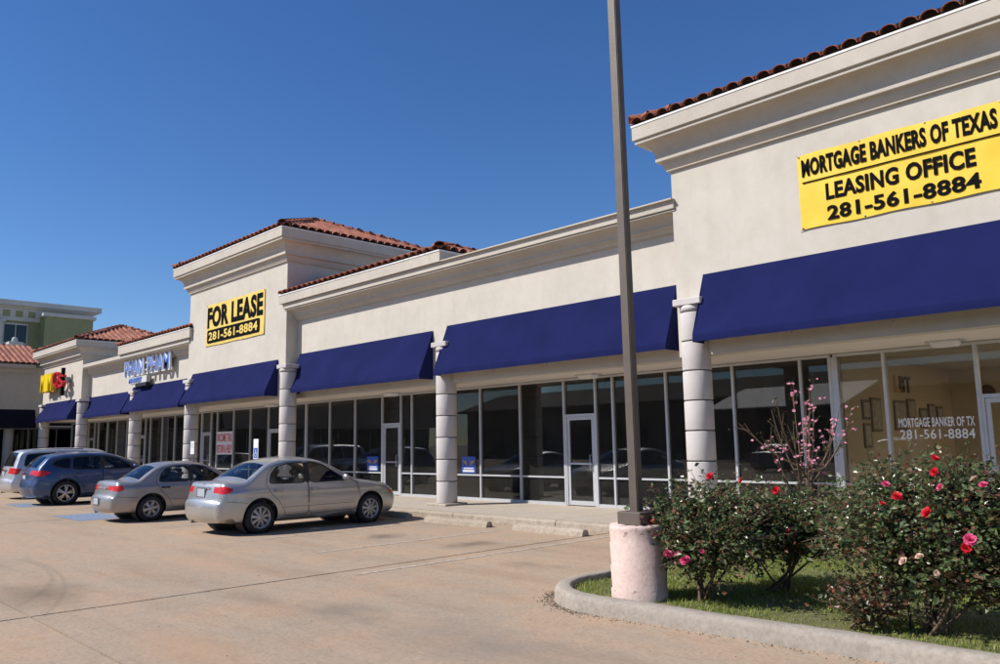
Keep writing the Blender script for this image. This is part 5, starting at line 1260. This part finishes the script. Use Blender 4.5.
# ================================================================ PLANTS
def leaf_cloud(pos, nrm_bias, size, asp=0.55, fold=0.25):
    """diamond leaves of two triangles; pos (n,3)"""
    n = len(pos); a = rng.normal(size=(n, 3)); a[:, 2] *= 0.6; a /= np.linalg.norm(a, axis=1)[:, None]
    b = rng.normal(size=(n, 3))+np.array(nrm_bias)*1.2; b -= (b*a).sum(1)[:, None]*a; b /= np.linalg.norm(b, axis=1)[:, None]; c = np.cross(a, b)
    L = (size*rng.uniform(0.5, 1.0, n)**1.0*rng.choice([0.8, 1.0, 1.5], n))[:, None]
    v = np.stack([pos-a*L*0.5, pos+c*L*asp*0.5+b*L*fold*0.4, pos+a*L*0.5, pos-c*L*asp*0.5+b*L*fold*0.4], 1).reshape(-1, 3)
    i = np.arange(n)*4; f = np.concatenate([np.stack([i, i+1, i+2], 1), np.stack([i, i+2, i+3], 1)])
    return v, f
def bez(a, b, c_, n):
    return [tuple((1-t)**2*np.array(a)+2*t*(1-t)*np.array(b)+t*t*np.array(c_)) for t in np.linspace(0, 1, n)]
def flower_mesh(name, mat, r, petals=11):
    """a double bloom: rings of cupped petals, the outer ones opening wider"""
    mb = MB(); rings = [(5, 1.0, 0.15), (5, 0.92, 0.55), (5, 0.75, 0.95), (4, 0.5, 1.3)] if petals > 8 else [(5, 1.0, 0.3), (4, 0.6, 0.9)]
    for q, (n_p, rs, el) in enumerate(rings):
        for k in range(n_p):
            a = k*2*math.pi/n_p+q*0.63+random.uniform(-0.1, 0.1); e2 = el+random.uniform(-0.12, 0.12); rr = r*rs*random.uniform(0.9, 1.08)
            d = np.array([math.cos(a)*math.cos(e2), math.sin(a)*math.cos(e2), math.sin(e2)]); s = np.array([-math.sin(a), math.cos(a), 0]); n_ = np.cross(d, s)
            if n_[2] < 0: n_ = -n_
            p = [np.zeros(3), d*rr*0.5+s*rr*0.50+n_*0.16*rr, d*rr*0.92+s*rr*0.42+n_*0.22*rr, d*rr*1.02+n_*0.10*rr, d*rr*0.92-s*rr*0.42+n_*0.22*rr, d*rr*0.5-s*rr*0.50+n_*0.16*rr]
            mb.add(p, [(0, 1, 2), (0, 2, 3), (0, 3, 4), (0, 4, 5)])
    o = mb.build(name, mat); me = o.data; bpy.data.objects.remove(o); return me
FL = {k: flower_mesh('blossom', 'petal_'+k, 0.043) for k in ('pink', 'red', 'cream')}
FL_P = flower_mesh('blossom', 'petal_peach', 0.020, 8)
def blossom(root, p, me, s=1.0):
    o = bpy.data.objects.new('blossom', me); C.objects.link(o)
    o.location = Vector(p); o.rotation_euler = (random.uniform(0.4, 1.3), random.uniform(-0.4, 0.4), random.uniform(-0.9, 0.9)); o.scale = (s, s, s)
    m_ = o.matrix_basis; adopt(o, root)
def rose_bush(base, ctr, rad, ntwig, label, flowers, mat='rose_leaf', lmul=1.0, nst=9):
    root = empty('rose_bush', base, label, 'rose bush', 'rose bushes on the planted island')
    base = np.array(base); ctr = np.array(ctr); rad = np.array(rad)
    clump = rng.normal(size=(16, 3)); clump /= np.linalg.norm(clump, axis=1)[:, None]; clump *= rng.uniform(0.5, 0.95, (16, 1)); clump[:, 2] = np.abs(clump[:, 2])*1.0-0.35
    stems = MB(); tips = []
    for k in range(nst):
        c_ = ctr+clump[k % 16]*rad*0.8; b0 = base+rng.normal(size=3)*[0.07, 0.07, 0]; md = b0*0.45+c_*0.55+rng.normal(size=3)*0.08; md[2] = b0[2]+(c_[2]-b0[2])*0.35
        pts = bez(b0, md, c_, 7); stems.tube(pts, [0.015-0.0016*i for i in range(7)], 6, cap=False); tips += pts[2:]
    tips = np.array(tips)
    # twigs that leave the canes towards the clumps
    tw0 = []; tw1 = []
    while len(tw0) < ntwig:
        c_ = clump[rng.integers(16)]; p = c_*0.84+rng.normal(size=3)*0.30
        if np.linalg.norm(p) > 1.22 or rng.random() < 0.15: continue
        q = ctr+p*rad
        if q[2] < base[2]+0.08: continue
        if q[2] < base[2]+0.32 and rng.random() < 0.5: continue
        j = np.argmin(((tips-q)**2).sum(1)); d = tips[j]-q; L = np.linalg.norm(d)
        tw0.append(q+d*min(1, 0.22/max(L, 0.01))); tw1.append(q)
    tw0 = np.array(tw0); tw1 = np.array(tw1)
    for a, b in list(zip(tw0, tw1))[::2]: stems.tube([a, (a+b)/2+rng.normal(size=3)*0.012, b], [0.0045, 0.0035, 0.002], 3, cap=False)
    # longer link canes
    for j in rng.integers(0, len(tw0), 60):
        i = np.argmin(((tips-tw0[j])**2).sum(1)); stems.tube(bez(tips[i], (tips[i]+tw0[j])/2+rng.normal(size=3)*0.04, tw0[j], 4), [0.007, 0.006, 0.005, 0.004], 4, cap=False)
    stems.build('canes', 'twig', root)
    nl = int(8*lmul); t = rng.uniform(0, 1.1, (len(tw0), nl, 1))
    pos = tw0[:, None]*(1-t)+tw1[:, None]*t+rng.normal(size=(len(tw0), nl, 3))*0.026
    pos = pos.reshape(-1, 3); v, f = leaf_cloud(pos, (-0.3, -0.5, 0.6), 0.052, 0.60)
    raw_mesh('foliage', v, f, mat, root, kind='stuff')
    for p, col, s in flowers:
        p = Vector(p); blossom(root, p+(Vector((0, 0, 1.62))-p).normalized()*0.13, FL[col], s)
    return root
rose_bush((-4.36, 6.96, 0.09), (-4.20, 7.02, 0.76), (0.84, 0.58, 0.60), 3000, 'dark rose bush with pink blooms right beside the light pole base',
    [((-4.77, 6.75, 0.81), 'red', 1), ((-4.71, 6.68, 0.71), 'red', 1), ((-4.49, 6.58, 0.54), 'pink', 1.15), ((-4.37, 6.58, 0.55), 'pink', 1), ((-4.30, 6.58, 0.50), 'pink', 1.2), ((-4.24, 7.0, 1.26), 'red', 1), ((-3.96, 7.1, 1.22), 'red', 0.9), ((-4.13, 6.6, 0.6), 'pink', 0.5), ((-4.05, 6.65, 0.98), 'cream', 0.5)])
rose_bush((-4.05, 7.85, 0.09), (-3.80, 7.95, 0.72), (0.86, 0.62, 0.50), 2300, 'rose bush in the middle of the bed, behind the one at the pole',
    [((-3.77, 7.4, 1.12), 'red', 1), ((-3.83, 8.4, 0.97), 'red', 1), ((-3.72, 7.5, 0.72), 'red', 0.7)], nst=7)
rose_bush((-2.33, 7.0, 0.09), (-2.36, 7.10, 0.86), (0.86, 0.62, 0.66), 3900, 'tall rose bush with scattered red blooms at the right edge of the bed',
    [((-2.15, 6.85, 1.44), 'red', 0.9), ((-2.14, 6.8, 1.34), 'red', 0.9), ((-2.48, 6.7, 1.24), 'pink', 0.8), ((-2.37, 6.62, 1.15), 'red', 1.1), ((-2.5, 6.65, 1.09), 'red', 0.7), ((-2.12, 6.5, 1.05), 'red', 1.1), ((-2.08, 6.7, 1.23), 'pink', 0.7), ((-2.32, 6.5, 0.68), 'cream', 0.9), ((-2.19, 6.46, 0.73), 'cream', 0.8), ((-2.1, 6.5, 0.62), 'cream', 0.6), ((-2.6, 6.75, 1.0), 'cream', 0.5)], lmul=1.1, nst=12)
rose_bush((-1.66, 7.05, 0.09), (-1.60, 7.15, 0.86), (0.80, 0.62, 0.64), 3000, 'rose bush with a pink bloom cut off by the right picture edge',
    [((-1.8, 6.75, 1.25), 'pink', 0.8), ((-1.84, 6.45, 0.88), 'pink', 1.1), ((-1.87, 6.45, 0.82), 'red', 1)], 'rose_leaf_red', 1.1, 10)
rose_bush((-2.78, 6.85, 0.09), (-2.75, 6.80, 0.30), (0.46, 0.28, 0.24), 330, 'low sparse reddish rose shoots in front of the tall bush', [], 'rose_leaf_red', 0.8, 7)

# young peach tree, bare twigs with pink blossom
pt = empty('peach_tree', (-5.2, 11.1, 0.09), 'slender young tree with bare twigs and pink blossom by the walkway', 'tree')
trunk = MB(); tp = bez((-5.2, 11.1, 0.05), (-5.24, 11.06, 0.6), (-5.10, 11.15, 1.15), 8); trunk.tube(tp, [0.045-0.003*i for i in range(8)], 8); trunk.build('trunk', 'bark', pt)
lim = MB(); bl_pts = []; e_r = np.array([0.70, 0.71, 0.0])
targets = [(0.10, 2.35), (-0.10, 2.25), (0.30, 2.20), (0.55, 1.98), (0.50, 1.72), (-0.55, 1.66), (-0.80, 1.62), (-0.45, 2.05), (-0.62, 2.15), (0.35, 1.45), (-0.30, 1.85), (0.18, 1.95), (-0.2, 1.5), (0.62, 2.2), (-0.95, 1.85), (0.0, 2.1)]
for k, (u, z) in enumerate(targets):
    s = np.array(tp[3+k % 5]); d = rng.normal()*0.25
    e = np.array([-5.12, 11.13, z])+e_r*u*0.92+np.array([-0.7, 0.7, 0])*d
    mdl = s*0.45+e*0.55+e_r*u*0.18+np.array([0, 0, -0.16]); pts = bez(s, mdl, e, 9)
    lim.tube(pts, [0.017-0.0016*i for i in range(9)], 5, cap=False)
    bl_pts.append(pts)
    for j in range(4):
        i0 = rng.integers(3, 8); a = np.array(pts[i0]); b = a+(e-s)/np.linalg.norm(e-s)*0.18+rng.normal(size=3)*0.12+np.array([0, 0, 0.08])
        lim.tube([a, (a+b)/2+rng.normal(size=3)*0.01, b], [0.006, 0.0045, 0.003], 4, cap=False); bl_pts.append([a, (a+b)/2, b])
lim.build('branches', 'twig', pt)
allp = np.array([p for q in bl_pts for p in q[1:]])
cl = [(-0.05, 2.22), (0.02, 2.05), (0.5, 1.85), (0.42, 1.75), (-0.15, 1.45), (-0.05, 1.35), (-0.62, 1.45), (0.0, 1.8), (0.12, 1.62), (0.05, 1.25)]
for (u, z) in cl:
    c_ = np.array([-5.12, 11.13, z])+e_r*u
    dd = np.abs((allp-c_) @ e_r)+np.abs(allp[:, 2]-z); near_ = allp[np.argsort(dd)[:18]]
    for p in near_[rng.permutation(18)[:15]]: blossom(pt, p+rng.normal(size=3)*0.032, FL_P, random.uniform(0.9, 1.5))
lp = allp[rng.integers(0, len(allp), 520)]+rng.normal(size=(520, 3))*0.03
low = np.array(tp)[rng.integers(1, 8, 420)]+rng.normal(size=(420, 3))*[0.13, 0.13, 0.12]
v, f = leaf_cloud(np.vstack([lp, low]), (0, -0.3, 0.6), 0.05, 0.4); raw_mesh('leaves', v, f, 'peach_leaf', pt, kind='stuff')

# lawn on the island
n = 110000; gx = rng.uniform(-5.9, 1.5, n); gy = rng.uniform(6.30, 11.45, n)
poly = np.array(inner+[(9, 11.5)]); keep = pip(np.stack([gx, gy], 1), [tuple(p) for p in poly])
pat = np.sin(gx*2.1+np.sin(gy*1.7)*1.5)*np.sin(gy*2.6+gx)+0.5*np.sin(gx*6.3)*np.sin(gy*5.7)
keep &= (rng.random(n) < np.clip(0.78+0.35*pat, 0.18, 1)); gx, gy, pat = gx[keep], gy[keep], pat[keep]; n = len(gx)
h = rng.uniform(0.015, 0.048, n)*(1+0.35*pat); a = rng.uniform(0, 2*math.pi, n); ln = rng.uniform(0.2, 1.1, n)*h; w = rng.uniform(0.003, 0.0065, n)
z0 = np.full(n, 0.08); dx, dy = np.cos(a), np.sin(a)
v = np.stack([np.stack([gx-dy*w, gy+dx*w, z0], 1), np.stack([gx+dy*w, gy-dx*w, z0], 1), np.stack([gx+dx*ln, gy+dy*ln, z0+h], 1)], 1).reshape(-1, 3)
raw_mesh('grass', v, (np.arange(n*3).reshape(-1, 3)), 'grass_blade', None, kind='stuff', label='short green lawn with bare patches inside the kerbed island', cat='grass')
pts = [(-5.58+0.06*math.cos(k*1.05)*random.uniform(0.6, 1), 10.9+0.06*math.sin(k*1.05)*random.uniform(0.6, 1), 0.10+random.uniform(0, 0.07)) for k in range(6)]
li = MB().add(pts+[(-5.58, 10.9, 0.19), (-5.58, 10.9, 0.085)], [(k, (k+1) % 6, 6) for k in range(6)]+[((k+1) % 6, k, 7) for k in range(6)]).build('litter', 'sign_white')
recenter(tag(li, 'scrap of white litter lying on the grass by the walkway', 'litter'))

# grit and dead leaves swept against the kerb, along the joints and wheel stops
gp = []
for _ in range(1500):
    i = rng.integers(0, len(path)-1); t_ = rng.random(); a, b = np.array(path[i]), np.array(path[i+1]); d = (b-a)/np.linalg.norm(b-a); nn_ = np.array([d[1], -d[0]])
    q = a+(b-a)*t_+nn_*(0.015+abs(rng.normal())*0.07)
    gp.append((q[0], q[1], 0.002, rng.uniform(0.003, 0.011)))
for _ in range(900): gp.append((rng.uniform(-22, -6.2), 11.54-abs(rng.normal())*0.10, 0.002, rng.uniform(0.004, 0.014)))
for _ in range(260): gp.append((rng.uniform(-16, -2.5), rng.uniform(1.5, 10.5), 0.001, rng.uniform(0.003, 0.009)))
for _ in range(260): gp.append((-9.09+rng.normal()*0.03, rng.uniform(1.0, 10.5), 0.0, rng.uniform(0.003, 0.009)))
vs = []; fs = []
for (x, y, z, r) in gp:
    b0 = len(vs)
    for k in range(4): w = rng.uniform(0, 6.28); vs.append((x+r*math.cos(k*1.57+w*0.2)*rng.uniform(0.6, 1.3), y+r*math.sin(k*1.57+w*0.2)*rng.uniform(0.6, 1.3), z))
    vs.append((x, y, z+r*rng.uniform(0.3, 0.8))); fs += [(b0, b0+1, b0+4), (b0+1, b0+2, b0+4), (b0+2, b0+3, b0+4), (b0+3, b0, b0+4)]
leaf_mat('grit_mix', [(0.0, (0.05, 0.035, 0.02)), (0.5, (0.13, 0.09, 0.055)), (0.8, (0.30, 0.25, 0.19)), (1.0, (0.14, 0.06, 0.03))], 0.9, 0.0)
raw_mesh('grit', vs, fs, 'grit_mix', None, kind='stuff', label='grit and dead leaves swept against the kerbs', cat='debris')
